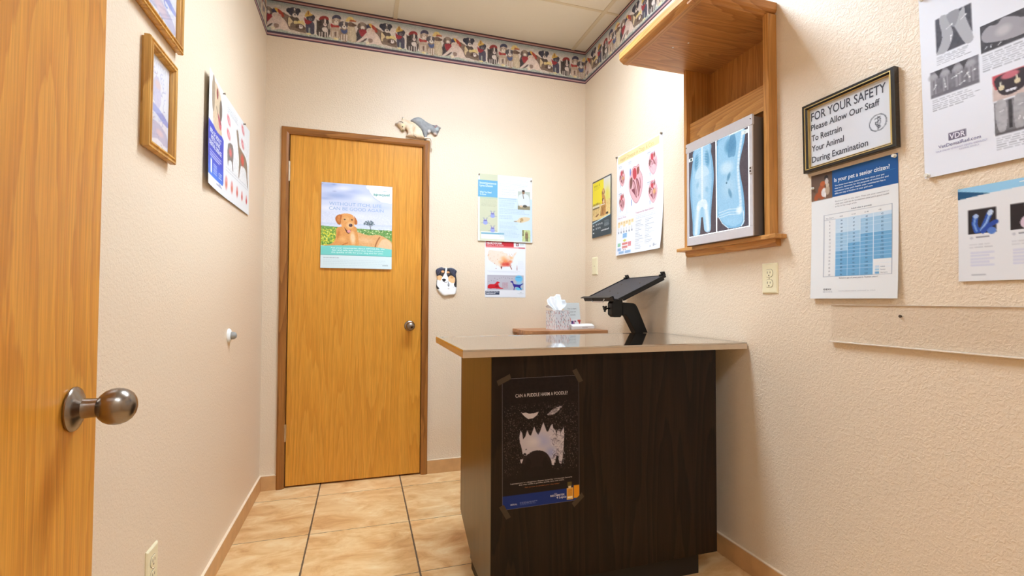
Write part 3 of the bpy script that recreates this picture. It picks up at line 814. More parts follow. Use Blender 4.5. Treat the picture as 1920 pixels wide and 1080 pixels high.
def border(name, O, U, N, length, phase, label):
    img = MOTIF; ny, nx = img.shape[:2]; per = .5235; px = per / nx
    n = int(round(length / px)); cols = (np.arange(n) + int(round(phase / px))) % nx
    im = img[:, cols]; C = lin(im.reshape(-1, 3))
    O, U, N = (np.array(q, float) for q in (O, U, N)); z1, z0 = CEIL - .0005, 2.6075
    xs = np.arange(n) / (n - 1) * length; zs = z1 + (z0 - z1) * np.arange(ny) / (ny - 1)
    xx, zz = np.meshgrid(xs, zs); P = O + xx.ravel()[:, None] * U + .0012 * N; P[:, 2] = zz.ravel()
    idx = np.arange(n * ny).reshape(ny, n)
    q = np.stack([idx[:-1, :-1], idx[1:, :-1], idx[1:, 1:], idx[:-1, 1:]], -1).reshape(-1, 4)
    ring = list(idx[0, :]) + list(idx[1:, -1]) + list(idx[-1, ::-1][1:]) + list(idx[::-1, 0][1:-1]); m = len(ring); n0 = len(P)
    P = np.vstack([P, P[ring] - .0012 * N]); C = np.vstack([C, C[ring]])
    f = [tuple(r) for r in q.tolist()] + [(ring[i], ring[(i + 1) % m], n0 + (i + 1) % m, n0 + i) for i in range(m)]
    o = mk(name, P, f, M_VINYL, cols=C); return tag(o, label, 'wallpaper border')
# the black puppy's head sits at x = .141 on the back wall
border('wallpaper_border', (0, 0, 0), (1, 0, 0), (0, -1, 0), W, .5235 - .141, 'printed border of puppies in hats along the top of the back wall')
border('wallpaper_border', (W, -.0015, 0), (0, -1, 0), (-1, 0, 0), 2.9, .5235 - .128, 'printed border of puppies in hats along the top of the right wall')
border('wallpaper_border', (0, -2.9, 0), (0, 1, 0), (1, 0, 0), 2.8985, .1, 'printed border of puppies in hats along the top of the left wall')
# ================================================================== examination table
et = thing('examination_table', 'dark wood-grain examination table with a stainless steel top', 'exam table', (1.44, -1.15, 0))
TX0, TX1, TY0, TY1, TZ = .861, 2.020, -1.468, -.865, .9165
g = G()
# turned-down stainless pan: top sheet with rolled rim and side flanges
g.box((TX0, TY0, TZ - .0265), (TX1, TY1, TZ - .0060))
o = g.out('steel_top_skirt', M_STEELE, et)
v = []; f = []
ins = [(0, -.0065), (0, -.0016), (.0012, -.0002), (.004, 0), (.012, 0), (.020, -.0016), (.30, -.0016)]
n = len(ins)
for i, (d, h) in enumerate(ins):
    d = min(d, .29)
    for cx, cy in ((TX0 + d, TY0 + d), (TX1 - d, TY0 + d), (TX1 - d, TY1 - d), (TX0 + d, TY1 - d)): v.append((cx, cy, TZ + h))
for i in range(n - 1):
    for k in range(4): f.append((i * 4 + k, i * 4 + (k + 1) % 4, (i + 1) * 4 + (k + 1) % 4, (i + 1) * 4 + k))
m4 = (n - 1) * 4; f.append((m4, m4 + 1, m4 + 2, m4 + 3))
G().add(v, f).out('steel_top', M_STEEL, et)
BX0, BX1, BY0, BY1, BZ0, BZ1 = .968, 1.896, -1.430, -.925, .088, .8895
# side panels with the slanted toe notch at the back (door) side
def side_poly(x, t):
    pr = [(BY0, BZ0), (-1.125, BZ0), (-1.112, .115), (BY1 + .018, .215), (BY1 + .018, BZ1), (BY0, BZ1)]
    return [(x, a, b) for a, b in pr], (t, 0, 0)
# left panel reaches lower at its notch
prL = [(BY0, .045), (-1.105, .045), (-1.105, .082), (-.898, .112 + .0), (-.898, BZ1), (BY0, BZ1)]
prL = [(BY0 + .001, .050), (-1.118, .050), (-1.118, .070), (-.925, .150), (-.925, BZ1), (BY0 + .001, BZ1)]
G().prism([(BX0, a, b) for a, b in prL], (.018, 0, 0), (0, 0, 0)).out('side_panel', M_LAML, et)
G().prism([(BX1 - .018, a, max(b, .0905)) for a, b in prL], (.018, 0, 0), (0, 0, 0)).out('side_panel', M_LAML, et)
box('back_panel', (BX0 + .0003, BY0 - .004, .050 + .040), (BX1 - .0003, BY0, BZ1), M_LAM_SHADE, et, bevel=.0006)
box('back_panel_foot', (BX0 + .0003, BY0 - .004, .0505), (BX0 + .03, BY0, .09), M_LAM_SHADE, et)
box('floor_plinth', (.976, -1.403, 0), (1.832, -1.107, .10), M_KICK, et)
box('cabinet_bottom', (BX0 + .018, BY0, .092), (BX1 - .018, -1.10, .11), M_LAM_SHADE, et)
for i in range(2):
    xa = BX0 + .002 + i * .463; xb = xa + .460
    dd = box('cabinet_door', (xa, -.925, .150), (xb, -.905, BZ1 - .02), M_LAM_SHADE, et, bevel=.001)
    hx = xb - .05 if i == 0 else xa + .05
    G().tube([(hx, -.905, .62), (hx, -.878, .625), (hx, -.878, .715), (hx, -.905, .72)], .005).out('door_pull', M_NICKEL, dd, True)

# ---- poster taped to the table
def tape(name, c, ang, L, wd, N, parent, mat, U=(1, 0, 0), V=(0, 0, -1), off=.0006):
    U = Vector(U); V = Vector(V); N = Vector(N); a = math.radians(ang)
    d = U * math.cos(a) - V * math.sin(a); e = U * math.sin(a) + V * math.cos(a); c = Vector(c) + N * off
    p = [c - d * L / 2 - e * wd / 2, c + d * L / 2 - e * wd / 2, c + d * (L / 2 - .003) + e * wd / 2, c - d * (L / 2 + .002) + e * wd / 2]
    return G().prism(p, N * .0003, (0, 0, 0)).out(name, mat, parent)
PW, PH = .289, .447
s = Sheet(PW, PH, .0015, (26, 17, 17)); c = s.c
c.noise(0, 0, 1, 1, 5, .02)
c.specks(0.02, .2, .98, .74, 2600, [(96, 84, 80), (60, 48, 46), (140, 126, 120), (44, 34, 34)], .0028)
c.specks(0.02, .32, .98, .66, 900, [(150, 138, 132), (84, 74, 72)], .0025)
SKY = (198, 186, 190)
c.poly([(.235, .262), (.255, .272), (.30, .270), (.34, .282), (.40, .280), (.462, .272), (.44, .297), (.39, .318), (.33, .322), (.285, .302), (.26, .285)], (206, 192, 190))
c.poly([(.565, .300), (.60, .285), (.64, .262), (.71, .245), (.775, .238), (.74, .262), (.70, .285), (.66, .300), (.61, .305)], (150, 140, 142)); c.noise(.56, .23, .78, .31, 60, .012)
jaw = [(.215, .455), (.23, .405), (.25, .425), (.262, .475), (.29, .455), (.315, .408), (.34, .445), (.362, .452), (.385, .415), (.405, .384), (.428, .425), (.455, .452), (.48, .425), (.505, .382), (.522, .357), (.545, .395), (.565, .432), (.585, .432), (.61, .400), (.638, .372), (.652, .410), (.68, .425), (.69, .47), (.705, .435), (.73, .430), (.745, .455), (.78, .42), (.79, .40), (.795, .48), (.785, .58), (.77, .66), (.755, .695), (.735, .69), (.70, .645), (.69, .635), (.665, .665), (.66, .70), (.63, .695), (.59, .68), (.40, .60), (.28, .60), (.255, .585), (.24, .53), (.222, .50)]
c.poly(jaw, SKY); 
c.ell(.52, .50, .17, .11, (170, 170, 204), 30, .8, .8); c.ell(.62, .60, .10, .10, (150, 156, 200), 0, .8, .8); c.ell(.40, .50, .12, .07, (220, 208, 204), 0, .8, .7)
# branching reflections on the right of the pool
for i in range(130):
    x = .635 + .15 * c.rs.rand(); y = .42 + .26 * c.rs.rand(); a = c.rs.rand() * 6.28; L_ = .02 + .035 * c.rs.rand()
    c.line((x, y), (x + L_ * math.cos(a), y + L_ * .65 * math.sin(a)), .005, [(74, 64, 72), (110, 100, 110), (220, 212, 216)][i % 3], .8)
c.poly([(.675, .72), (.69, .63), (.715, .63), (.735, .72)], (30, 22, 22)); c.poly([(.60, .36), (.66, .36), (.66, .40), (.645, .372), (.63, .38)], (40, 30, 30))
c.poly([(.225, .628), (.262, .628), (.25, .66), (.232, .655)], SKY)
c.ell(.285, .59, .02, .012, (30, 24, 26), 20); c.ell(.30, .555, .012, .005, (50, 44, 46), -20)
# silhouette of a poodle's head
c.ell(.435, .665, .165, .135, (34, 24, 26)); c.ell(.305, .70, .07, .13, (24, 16, 18)); c.ell(.565, .70, .065, .12, (24, 16, 18)); c.ell(.43, .70, .08, .11, (33, 24, 25)); c.ell(.43, .74, .13, .07, (26, 18, 20))
for i in range(60):
    a = math.pi * c.rs.rand(); c.ell(.435 + .16 * math.cos(a), .665 - .087 * math.sin(a), .018, .014, (36, 26, 28), 0, .3)
c.rect(0, .77, 1, .895, (22, 12, 14), .85)
c.rect(0, .895, .90, 1, (14, 44, 116)); c.rect(.915, .877, 1, .978, (232, 150, 24)); c.rect(.90, .978, 1, 1, (22, 60, 130)); c.rect(.90, .87, .92, 1, (18, 30, 80))
# vial
c.rect(.838, .845, .893, .880, (96, 82, 40)); c.rect(.848, .878, .886, .893, (226, 200, 160)); c.rect(.826, .893, .912, .985, (226, 176, 96)); c.rect(.834, .90, .905, .958, (232, 160, 54)); c.rect(.838, .962, .902, .972, (250, 236, 206))
for i in range(5): c.rect(.842, .908 + i * .01, .896, .911 + i * .01, (176, 110, 40))
c.pl([(0.002, 0.001), (.998, .001), (.998, .999), (.002, .999), (.002, .001)], .006, (120, 112, 118))
s.text('CAN A PUDDLE HARM A POODLE?', .165, .148, .026, (216, 204, 200), .68, bold=.004)
s.text('Leptospirosis is a dangerous disease caused by microscopic bacteria', .10, .812, .0095, (196, 184, 180), .80, bold=.01)
s.text('that may reside in puddles, ponds, lakes and rivers.', .205, .827, .0095, (196, 184, 180), .59, bold=.01)
s.text('Ask us how to protect your dog today!', .28, .850, .0085, (176, 106, 60), .45)
s.text('RECOMBITEK', .61, .946, .014, (224, 220, 232), .19, bold=.012)
s.text('4 Lepto', .69, .966, .017, (224, 220, 232), .13, bold=.01)
s.text('the', .66, .928, .008, (200, 200, 220), .04)
s.text('MERIAL', .10, .972, .012, (190, 190, 214), .085, bold=.01)
c.lines(.22, .955, .46, 3, .008, (140, 146, 190), .5, .8)
PO = (1.0055, -1.4341, .8095)
a = math.radians(.35)
pp = s.build('poster', PO, (math.cos(a), 0, math.sin(a)), (math.sin(a), 0, -math.cos(a)), (0, -1, 0), M_GLOSS)
tag(pp, 'dark poster asking about a puddle and a poodle, taped to the examination table', 'poster')
for cx, cz, an in ((1.013, .807, 25), (1.290, .808, -60), (1.018, .355, -60), (1.292, .366, 40)):
    tape('tape_strip', (cx, -1.4347, cz), an, .052, .018, (0, -1, 0), pp, M_TAPE)

# ================================================================== side table with tissue box and card stand
st = thing('side_table', 'small brown laminate side table in the far right corner', 'side table', (1.76, -.13, 0))
def arc(cx, cy, r, a0, a1, n=8): return [(cx + r * math.cos(math.radians(a0 + (a1 - a0) * i / n)), cy + r * math.sin(math.radians(a0 + (a1 - a0) * i / n))) for i in range(n + 1)]
out = arc(1.545, -.235, .05, 180, 270) + [(1.60, -.290), (1.72, -.305), (2.024, -.325), (2.024, -.003), (1.495, -.003)]
G().prism([(x, y, .873) for x, y in out], (0, 0, .022), (0, 0, 0)).out('table_top', M_TABLE, st, bevel=.002)
box('apron', (1.52, -.20, .80), (2.01, -.182, .873), M_TABLE, st); box('apron', (1.52, -.182, .80), (1.538, -.02, .873), M_TABLE, st)
for x, y in ((1.52, -.20), (1.98, -.20), (1.52, -.055), (1.98, -.055)): box('leg', (x, y, 0), (x + .035, y + .035, .80), M_TABLE, st)

ZT = .895
tb = thing('tissue_box', 'cube tissue box with red and grey leaf pattern on the side table', 'tissue box', (1.735, -.19, ZT))
c0 = Vector((1.694, -.262, 0)); dx = Vector((.104, .022, 0)); dy = Vector((-.022, .104, 0)); BH = .122
def leaf_sheet(w, h):
    s = Sheet(w, h, .0018, (238, 236, 236)); c = s.c
    for i in range(75):
        x, y = c.rs.rand(), c.rs.rand(); col = [(214, 130, 124), (120, 124, 136), (222, 160, 152), (92, 98, 116), (196, 104, 100), (160, 164, 160)][i % 6]
        a = 60 + 60 * c.rs.rand(); c.ell(x, y, .045 + .03 * c.rs.rand(), .010 + .008 * c.rs.rand(), col, a)
    c.rect(0, 0, 1, .03, (226, 210, 206)); c.rect(0, .97, 1, 1, (224, 190, 184)); return s
G().prism([(p.x, p.y, ZT + .0005) for p in (c0 + dx * .01 + dy * .01, c0 + dx * .99 + dy * .01, c0 + dx * .99 + dy * .99, c0 + dx * .01 + dy * .99)], (0, 0, BH - .001), (0, 0, 0)).out('carton', M_WHITE, tb)
for O, U in ((c0, dx), (c0 + dy, -dy), (c0 + dx, dy), (c0 + dx + dy, -dx)):
    w = U.length; Un = U.normalized(); N = Un.cross(Vector((0, 0, 1)))
    leaf_sheet(w, BH).build('printed_side', (O.x, O.y, ZT + BH), tuple(Un), (0, 0, -1), tuple(N), M_PRINT, tb)
ctr = c0 + dx * .5 + dy * .5
G().lathe([(.030, 0), (.032, .0006)], (ctr.x, ctr.y, ZT + BH), (0, 0, 1), 24).out('opening', M_GREYMET, tb)
# pulled-up tissue: a pleated, flaring sheet
v = []; f = []; NU, NV = 40, 14; rs = np.random.RandomState(4)
for j in range(NV + 1):
    t = j / NV
    for i in range(NU + 1):
        q = i / NU - .5
        wd = .030 + .055 * math.sin(min(1, t * 1.15) * PI * .62)
        x = q * 2 * wd * (.75 if q > 0 else 1.0) - .012 * t; fold = .016 * math.sin(q * 19 + 1.5 * t) * (1 - .35 * t) + .008 * math.sin(q * 41 + t * 5)
        z = t * (.098 - .035 * abs(q * 2) ** 1.7 + .008 * math.sin(q * 14)) - (.028 * (t ** 2) * (1 if q < -.22 else 0) * (abs(q) - .22) * 3.5)
        p = ctr + dx.normalized() * x + dy.normalized() * fold; v.append((p.x, p.y, ZT + BH + z - .004 * (1 - t)))
for j in range(NV):
    for i in range(NU): a = j * (NU + 1) + i; f.append((a, a + 1, a + NU + 2, a + NU + 1))
to = G().add(v, f).out('tissue', M_TISSUE, tb, True)
so = to.modifiers.new('thick', 'SOLIDIFY'); so.thickness = .0007

cs = thing('card_stand', 'white countertop card stand with a heart treatment card beside the tissue box', 'card stand', (1.92, -.17, ZT))
A = Vector((1.828, -.225, 0)); Bv = Vector((2.014, -.162, 0)); ud = (Bv - A).normalized(); nd_ = Vector((ud.y, -ud.x, 0)); Lb = (Bv - A).length
def bx(a0, a1, d0, d1, z0, z1):
    p = [A + ud * a0 - nd_ * d0, A + ud * a1 - nd_ * d0, A + ud * a1 - nd_ * d1, A + ud * a0 - nd_ * d1]
    return [(q.x, q.y, ZT + z0) for q in p], (0, 0, z1 - z0)
# wedge tray with slanted front
g = G(); w0, w1 = 0, Lb
pr = [(0, 0), (0, .020), (.022, .032), (.065, .032), (.065, 0)]
poly = [(A + ud * w0 - nd_ * d) for d, z in pr]
g.prism([(p.x, p.y, ZT + z) for p, (d, z) in zip(poly, pr)], ud * Lb, (0, 0, 0)); g.out('tray', M_WHITE, cs, bevel=.001)
s = Sheet(Lb - .004, .018, .002, (246, 246, 246)); s.text('Vetmedin', .42, .62, .30, (120, 116, 130), .26)
o_ = A + ud * .002; s.build('tray_label', (o_.x, o_.y, ZT + .0195), tuple(ud), (0, 0, -1), tuple(nd_), M_PRINT, cs)
# standing card
CW_, CH_ = .142, .156
s = Sheet(CW_, CH_, .0018, (222, 228, 228)); c = s.c
s.text('This is a heart', .22, .27, .050, (70, 74, 80), .56); s.text('treated with', .32, .40, .045, (78, 80, 86), .42); s.text('vetmedin.', .36, .53, .050, (90, 88, 96), .36)
c.rect(0, .70, 1, 1, (236, 232, 232)); c.rect(.03, .72, .20, 1, (214, 84, 76)); c.rect(.06, .76, .16, .80, (120, 40, 44)); c.ell(.36, .72, .035, .10, (230, 170, 160), 0); c.ell(.34, .62, .012, .05, (196, 150, 140), -20)
c.ell(.50, .90, .11, .13, (104, 62, 128)); c.ell(.46, .80, .06, .05, (60, 44, 92)); c.ell(.56, .82, .05, .07, (190, 120, 150)); c.ell(.66, .78, .06, .03, (96, 70, 96), 20); c.ell(.60, .95, .03, .07, (236, 224, 226))
c.rect(.80, .72, 1, .80, (214, 84, 76)); c.rect(.85, .78, .97, .83, (150, 50, 52)); c.poly([(.86, .83), (.96, .83), (.94, .98), (.88, .94)], (206, 74, 66))
o_ = A + ud * -.016 - nd_ * .055
tilt = Vector((0, 0, 1)) * math.cos(.12) - nd_ * math.sin(.12) ; Vd = -tilt; Nn = ud.cross(tilt)
top = Vector((o_.x, o_.y, ZT + .020)) + tilt * CH_ * .97
s.build('printed_card', tuple(top), tuple(ud), tuple(Vd), tuple(Nn), M_PRINT, cs, th=.001)

# ================================================================== wall-mounted tablet stand
ts = thing('tablet_stand', 'black metal tablet stand on an angled arm mounted on the right wall', 'tablet stand', (1.9, -.77, .82))
TA, TB, TC, TD = Vector((1.74, -.95, 1.090)), Vector((2.0, -.95, 1.209)), Vector((2.0, -.58, 1.209)), Vector((1.74, -.58, 1.090))
un = (TB - TA).normalized(); yn = Vector((0, 1, 0)); nn = un.cross(yn)  # out of the tray (up)
if nn.z < 0: nn = -nn
LT = (TB - TA).length; WT = .37
MT = Matrix((( un.x, yn.x, nn.x, TA.x), (un.y, yn.y, nn.y, TA.y), (un.z, yn.z, nn.z, TA.z), (0, 0, 0, 1)))
def tb_box(a, b): return G().box(a, b, MT)
tb_box((0, 0, -.006), (LT, WT, 0)).out('tray_plate', M_TRAY, ts, bevel=.002)
g = G(); g.box((-.002, -.006, -.010), (LT + .004, .004, .004), MT); g.box((-.002, WT - .004, -.010), (LT + .004, WT + .006, .004), MT); g.box((LT - .004, 0, -.010), (LT + .005, WT, .002), MT)
g.box((.02, -.004, -.020), (LT - .01, .010, -.008), MT); g.box((.02, WT - .010, -.020), (LT - .01, WT + .004, -.008), MT)
g.out('tray_rim', M_BLACK, ts, bevel=.002)
# retaining lip, covers most of the lower edge
g = G(); g.box((-.006, .045, -.012), (.002, WT + .004, .016), MT); g.box((-.022, .045, .013), (-.002, WT + .004, .017), MT); g.out('retaining_lip', M_BLACK, ts, bevel=.0015)
for y0 in (.13,):
    q = [(-.008, y0, .004), (-.018, y0 + .01, -.010), (-.020, y0 + .12, -.010), (-.008, y0 + .13, .004)]
    G().tube([MT @ Vector(p) for p in q], .0026, 8).out('wire_clip', M_CHROME, ts, True)
for y0 in (-.004, WT - .03):
    g = G(); g.box((LT - .012, y0, 0), (LT + .008, y0 + .034, .010), MT); g.box((LT + .002, y0, .006), (LT + .008, y0 + .034, .020), MT); g.box((LT - .012, y0, .008), (LT - .006, y0 + .010, .018), MT)
    g.out('corner_clip', M_BLACK, ts, bevel=.0015)
for p in ((.07, .12), (.10, .25), (.20, .10), (.19, .27)):
    G().lathe([(.004, 0), (.004, .001), (.002, .0022)], MT @ Vector((p[0], p[1], 0)), tuple(nn), 12).out('screw', M_NICKEL, ts, True)
AY = -.775
# clamp body below the tray
pr = [(1.787, 1.066), (1.800, 1.086), (1.851, 1.086), (1.851, 1.010), (1.838, .994), (1.803, .994), (1.787, 1.008)]
G().prism([(x, AY - .024, z) for x, z in pr], (0, .048, 0), (0, 0, 0)).out('clamp_body', M_BLACK, ts, bevel=.003)
box('post', (1.795, AY - .02, 1.080), (1.845, AY + .02, 1.112), M_BLACK, ts, bevel=.003)
g = G().tube([(1.790, AY, 1.040), (1.757, AY, 1.040)], .004); g.out('knob_stem', M_BLACK, ts, True)
g = G(); g.lathe([(.010, 0), (.011, .003), (.011, .010), (.008, .014)], (1.765, AY, 1.040), (-1, 0, 0), 20)
for k in range(3):
    a = k * 2.09 + .5; g.tube([(1.758, AY, 1.040), (1.758, AY + .019 * math.cos(a), 1.040 + .019 * math.sin(a))], .0055)
g.out('clamp_knob', M_BLACK, ts, True)
pr = [(1.848, 1.072), (1.915, 1.068), (1.928, 1.062), (1.940, 1.045), (2.0235, .862), (2.0235, .800), (2.010, .792), (1.985, .810), (1.880, .996), (1.868, 1.006), (1.848, 1.004)]
G().prism([(x, AY - .026, z) for x, z in pr], (0, .052, 0), (0, 0, 0)).out('support_arm', M_BLACK, ts, bevel=.004)
box('wall_plate', (2.018, AY - .05, .74), (2.0268, AY + .05, .895), M_BLACK, ts, bevel=.002)

# ================================================================== oak recess surround on the right wall
oc = thing('wall_niche', 'oak-trimmed wall niche with a projecting canopy and sill on the right wall', 'wall niche', (W, -1.365, 1.29))
HZ = 2.166
XB = 2.122
box('back_panel', (XB, RY0, RZ0), (XB + .02, RY1, RZ1), M_OAKD, oc)
g = G(); g.box((1.985, RY1 - .019, 1.3285), (XB, RY1, HZ)); g.out('side_jamb', M_OAKZ, oc, bevel=.0012)
g = G(); g.box((1.985, RY0 - .018, 1.3285), (W, RY0 + .006, HZ)); g.box((1.99, RY0, 1.3285), (XB, RY0 + .008, HZ)); g.out('side_jamb', M_OAKZ, oc, bevel=.0012)
box('cross_rail', (2.004, RY0 + .006, 1.812), (2.022, RY1 - .019, 1.912), M_OAK, oc, bevel=.0012)
# canopy: plywood soffit with solid edging on three sides
CX0, CYa, CYb = 1.652, -1.621, -1.108
box('canopy_soffit', (CX0 + .018, CYa + .018, HZ), (W, CYb, HZ + .018), M_OAKX, oc)
box('canopy_soffit', (W - .001, RY0, HZ), (XB, RY1, HZ + .006), M_OAKX, oc)
def edging(name, pts, mat):
    return G().prism(pts, *pts_d) if False else None
g = G(); prf = [(0, .012), (.004, .004), (.012, .001), (.030, 0), (.050, 0), (.050, -.0), (.050, .034), (0, .034)]
# front edging: section in (x,z), swept along y
sec = [(CX0, HZ + .044), (CX0, HZ + .016), (CX0 + .006, HZ + .008), (CX0 + .014, HZ + .004), (CX0 + .022, HZ - .003), (CX0 + .046, HZ - .004), (CX0 + .050, HZ), (CX0 + .050, HZ + .044)]
G().prism([(x, CYb, z) for x, z in sec], (0, CYa - CYb, 0), (0, 0, 0)).out('canopy_edging', M_OAK, oc)
sec = [(CYa, HZ + .044), (CYa, HZ + .016), (CYa + .006, HZ + .008), (CYa + .014, HZ + .004), (CYa + .020, HZ - .003), (CYa + .046, HZ - .004), (CYa + .050, HZ), (CYa + .050, HZ + .044)]
G().prism([(CX0 + .01, y, z) for y, z in sec], (W - .0005 - CX0 - .01, 0, 0), (0, 0, 0)).out('canopy_edging', M_OAKX, oc)
box('canopy_top', (CX0 + .05, CYa + .05, HZ + .018), (W, CYb, HZ + .040), M_OAK, oc)
for x, y in ((1.80, -1.30), (1.84, -1.35)):
    G().lathe([(.0035, 0), (.0035, .001), (.001, .0016)], (x, y, HZ), (0, 0, -1), 12).out('screw_head', M_WHITE, oc, True)
# sill and apron
g = G(); g.box((1.972, -1.655, 1.3125), (W - .0003, -1.085, 1.3285)); g.box((W - .0003, RY0 + .001, 1.3245), (XB, RY1 - .001, 1.3289))
g.out('sill', M_OAK, oc, bevel=.003)
pr = [(2.000, 1.3125), (W - .0003, 1.3125), (W - .0003, 1.287), (2.012, 1.287), (2.002, 1.297)]
G().prism([(x, -1.628, z) for x, z in pr], (0, .515, 0), (0, 0, 0)).out('apron', M_OAK, oc)

# ---- radiograph viewer
LX, LY0, LY1, LZ0, LZ1 = 1.947, -1.578, -1.196, 1.329, 1.792
lb = thing('radiograph_viewer', 'grey metal light box for radiographs standing in the oak wall niche', 'light box', (2.0, -1.387, LZ0))
box('housing', (LX + .006, LY0 + .001, LZ0), (2.10, LY1 - .001, 1.786), M_GREYMET, lb, bevel=.002)
g = G()
g.box((LX - .002, LY0 - .002, 1.752), (LX + .008, LY1 + .004, LZ1)); g.out('film_clip_bar', M_ALU, lb, bevel=.001)
g = G(); g.box((LX, LY0, LZ0), (LX + .006, LY1, 1.366)); g.box((LX, LY0, 1.366), (LX + .006, LY0 + .016, 1.752)); g.box((LX, LY1 - .012, 1.366), (LX + .006, LY1, 1.752)); g.out('face_frame', M_ALU, lb, bevel=.001)
box('light_panel', (LX + .003, LY0 + .016, 1.366), (LX + .0058, LY1 - .012, 1.752), M_PANEL, lb)
g = G(); g.box((LX - .003, LY0 + .001, 1.566), (LX, LY0 + .014, 1.592)); g.out('switch_plate', M_ALU, lb)
g = G(); g.box((LX - .005, LY0 + .004, 1.572), (LX - .002, LY0 + .010, 1.578)); g.box((LX - .005, LY0 + .004, 1.584), (LX - .002, LY0 + .010, 1.589)); g.out('rocker_switch', M_SLOT, lb)
for y in (LY0 + .006, LY1 - .001): G().lathe([(.003, 0), (.003, .001), (.0015, .0018)], (LX - .002, y, 1.776), (-1, 0, 0), 12).out('screw', M_NICKEL, lb, True)

FDK, FL, FM, FW = (74, 66, 78), (190, 224, 246), (120, 180, 220), (244, 250, 255)
def film(kind):
    w, h = .170, .382
    s = Sheet(w, h, .0014, FDK); c = s.c; BX = (226, 238, 244)
    if kind == 0:
        body = [(.22, 0), (.80, 0), (.84, .10), (.90, .22), (.93, .38), (.90, .52), (.86, .64), (.82, .80), (.80, .965), (.62, .965), (.56, .90), (.50, .88), (.44, .90), (.38, .99), (.16, .99), (.14, .85), (.10, .70), (.05, .52), (.05, .38), (.10, .24), (.16, .12)]
        c.poly(body, (128, 184, 222), 1, 5); c.poly([(.5 + (x - .5) * .84, y) for x, y in body], (160, 208, 238), 1, 5)
        c.ell(.50, .42, .34, .60, (196, 226, 246), 0, .7, .9)
        for sx in (.30, .70): c.ell(sx, .15, .10, .26, (82, 150, 190), 8 if sx < .5 else -8, .5, .85)
        for i in range(6):
            y = .04 + i * .03
            c.pl([(.30, y + .02), (.42, y), (.50, y + .005), (.58, y), (.70, y + .02)], .012, (206, 232, 248), .5)
        c.poly([(.30, .26), (.40, .22), (.50, .20), (.60, .22), (.72, .27), (.74, .34), (.26, .34)], (214, 236, 250), .6, 4)
        c.rect(.475, 0, .545, .62, (238, 248, 255), .8)
        for i in range(26): c.rect(.46, .01 + i * .023, .56, .014 + i * .023, (200, 226, 244), .8)
        c.ell(.34, .42, .07, .12, (126, 184, 220), 20, .7, .6); c.ell(.68, .50, .08, .12, (126, 184, 220), -30, .7, .6); c.ell(.40, .55, .06, .08, (140, 194, 226), 0, .7, .6)
        c.poly([(.34, .62), (.50, .60), (.66, .62), (.70, .70), (.60, .72), (.50, .68), (.40, .72), (.30, .70)], (236, 248, 255), .8, 4)
        for a_, b_ in (((.36, .68), (.27, .97)), ((.64, .68), (.72, .95))): c.line(a_, b_, .19, (220, 240, 252), .4); c.line(a_, b_, .09, (250, 254, 255), .6)
        c.poly([(.47, .80), (.53, .80), (.58, .97), (.42, .97)], FDK, 1, 0)
        c.rect(0, .075, .17, .115, (238, 246, 244)); c.rect(.06, .083, .13, .107, (40, 60, 60))
    else:
        body = [(.03, .06), (.10, 0), (.86, 0), (.90, .10), (.82, .22), (.74, .34), (.76, .46), (.84, .62), (.88, .78), (.88, .90), (.80, .985), (.40, .985), (.22, .93), (.06, .85), (.0, .78), (.0, .12)]
        c.poly(body, (126, 184, 222), 1, 4)
        c.poly([(.06, .10), (.14, .02), (.80, 0), (.84, .08), (.76, .22), (.70, .36), (.74, .50), (.80, .66), (.82, .90), (.72, .96), (.42, .96), (.06, .80), (.04, .30)], (154, 204, 236), 1, 4)
        c.ell(.46, .12, .22, .24, (84, 150, 190), 14, .5, .9); c.poly([(.46, .02), (.60, .02), (.64, .14), (.60, .24), (.50, .24), (.38, .22)], (78, 142, 184), .7, 4)
        c.ell(.34, .34, .28, .20, (206, 232, 248), 10, .6, .9); c.ell(.40, .55, .30, .36, (178, 216, 240), 0, .7, .8)
        c.ell(.40, .44, .06, .13, (84, 142, 176), 25, .5, .8); c.ell(.44, .62, .06, .16, (90, 148, 184), -20, .5, .8); c.ell(.33, .50, .03, .03, (60, 110, 140), 0, .5)
        sp = [(.84, .02), (.78, .14), (.72, .26), (.69, .38), (.70, .50), (.73, .62), (.76, .74), (.74, .84)]
        c.pl(sp, .085, (196, 226, 246), .9); c.pl([(x, y) for x, y in sp], .035, (226, 242, 252), .8)
        for i in range(24):
            t = i / 23 * (len(sp) - 1.001); k = int(t); q = t - k; x = sp[k][0] * (1 - q) + sp[k + 1][0] * q; y = sp[k][1] * (1 - q) + sp[k + 1][1] * q
            c.rect(x - .04, y, x + .05, y + .004, (150, 200, 230), .9)
        for y in (.795, .825, .85): c.pl([(.06, y + .005), (.40, y - .01), (.74, y + .01)], .016, (236, 248, 255), .7)
        c.ell(.72, .82, .13, .12, (240, 250, 255), 0, .6, .9); c.pl([(.06, .84), (.18, .92), (.38, .985)], .02, (236, 248, 255), .8); c.pl([(.84, .84), (.86, .94), (.78, .985)], .03, (226, 244, 254), .8)
        c.ell(.46, .92, .30, .10, (160, 208, 238), 0, .6, .8)
        c.rect(.80, .022, 1, .062, (238, 246, 244)); s.text('21', .88, .055, .022, (120, 130, 130), .06)
        c.rect(.42, .0, .86, .012, (220, 240, 240)); c.rect(.84, 0, .86, .03, (200, 236, 236))
    c.noise(0, 0, 1, 1, 7, .02); return s
FILMS = ('left radiograph film of an animal seen from above on the light box', 'right radiograph film of an animal seen from the side on the light box')
fa = film(0).build('radiograph_film', (LX + .0022, LY1 - .0135, 1.751), **RIGHT, mat=M_FILM, th=.0004); tag(fa, FILMS[0], 'radiograph')
fb = film(1).build('radiograph_film', (LX + .0022, LY1 - .0135 - .176, 1.751), **RIGHT, mat=M_FILM, th=.0004); tag(fb, FILMS[1], 'radiograph')
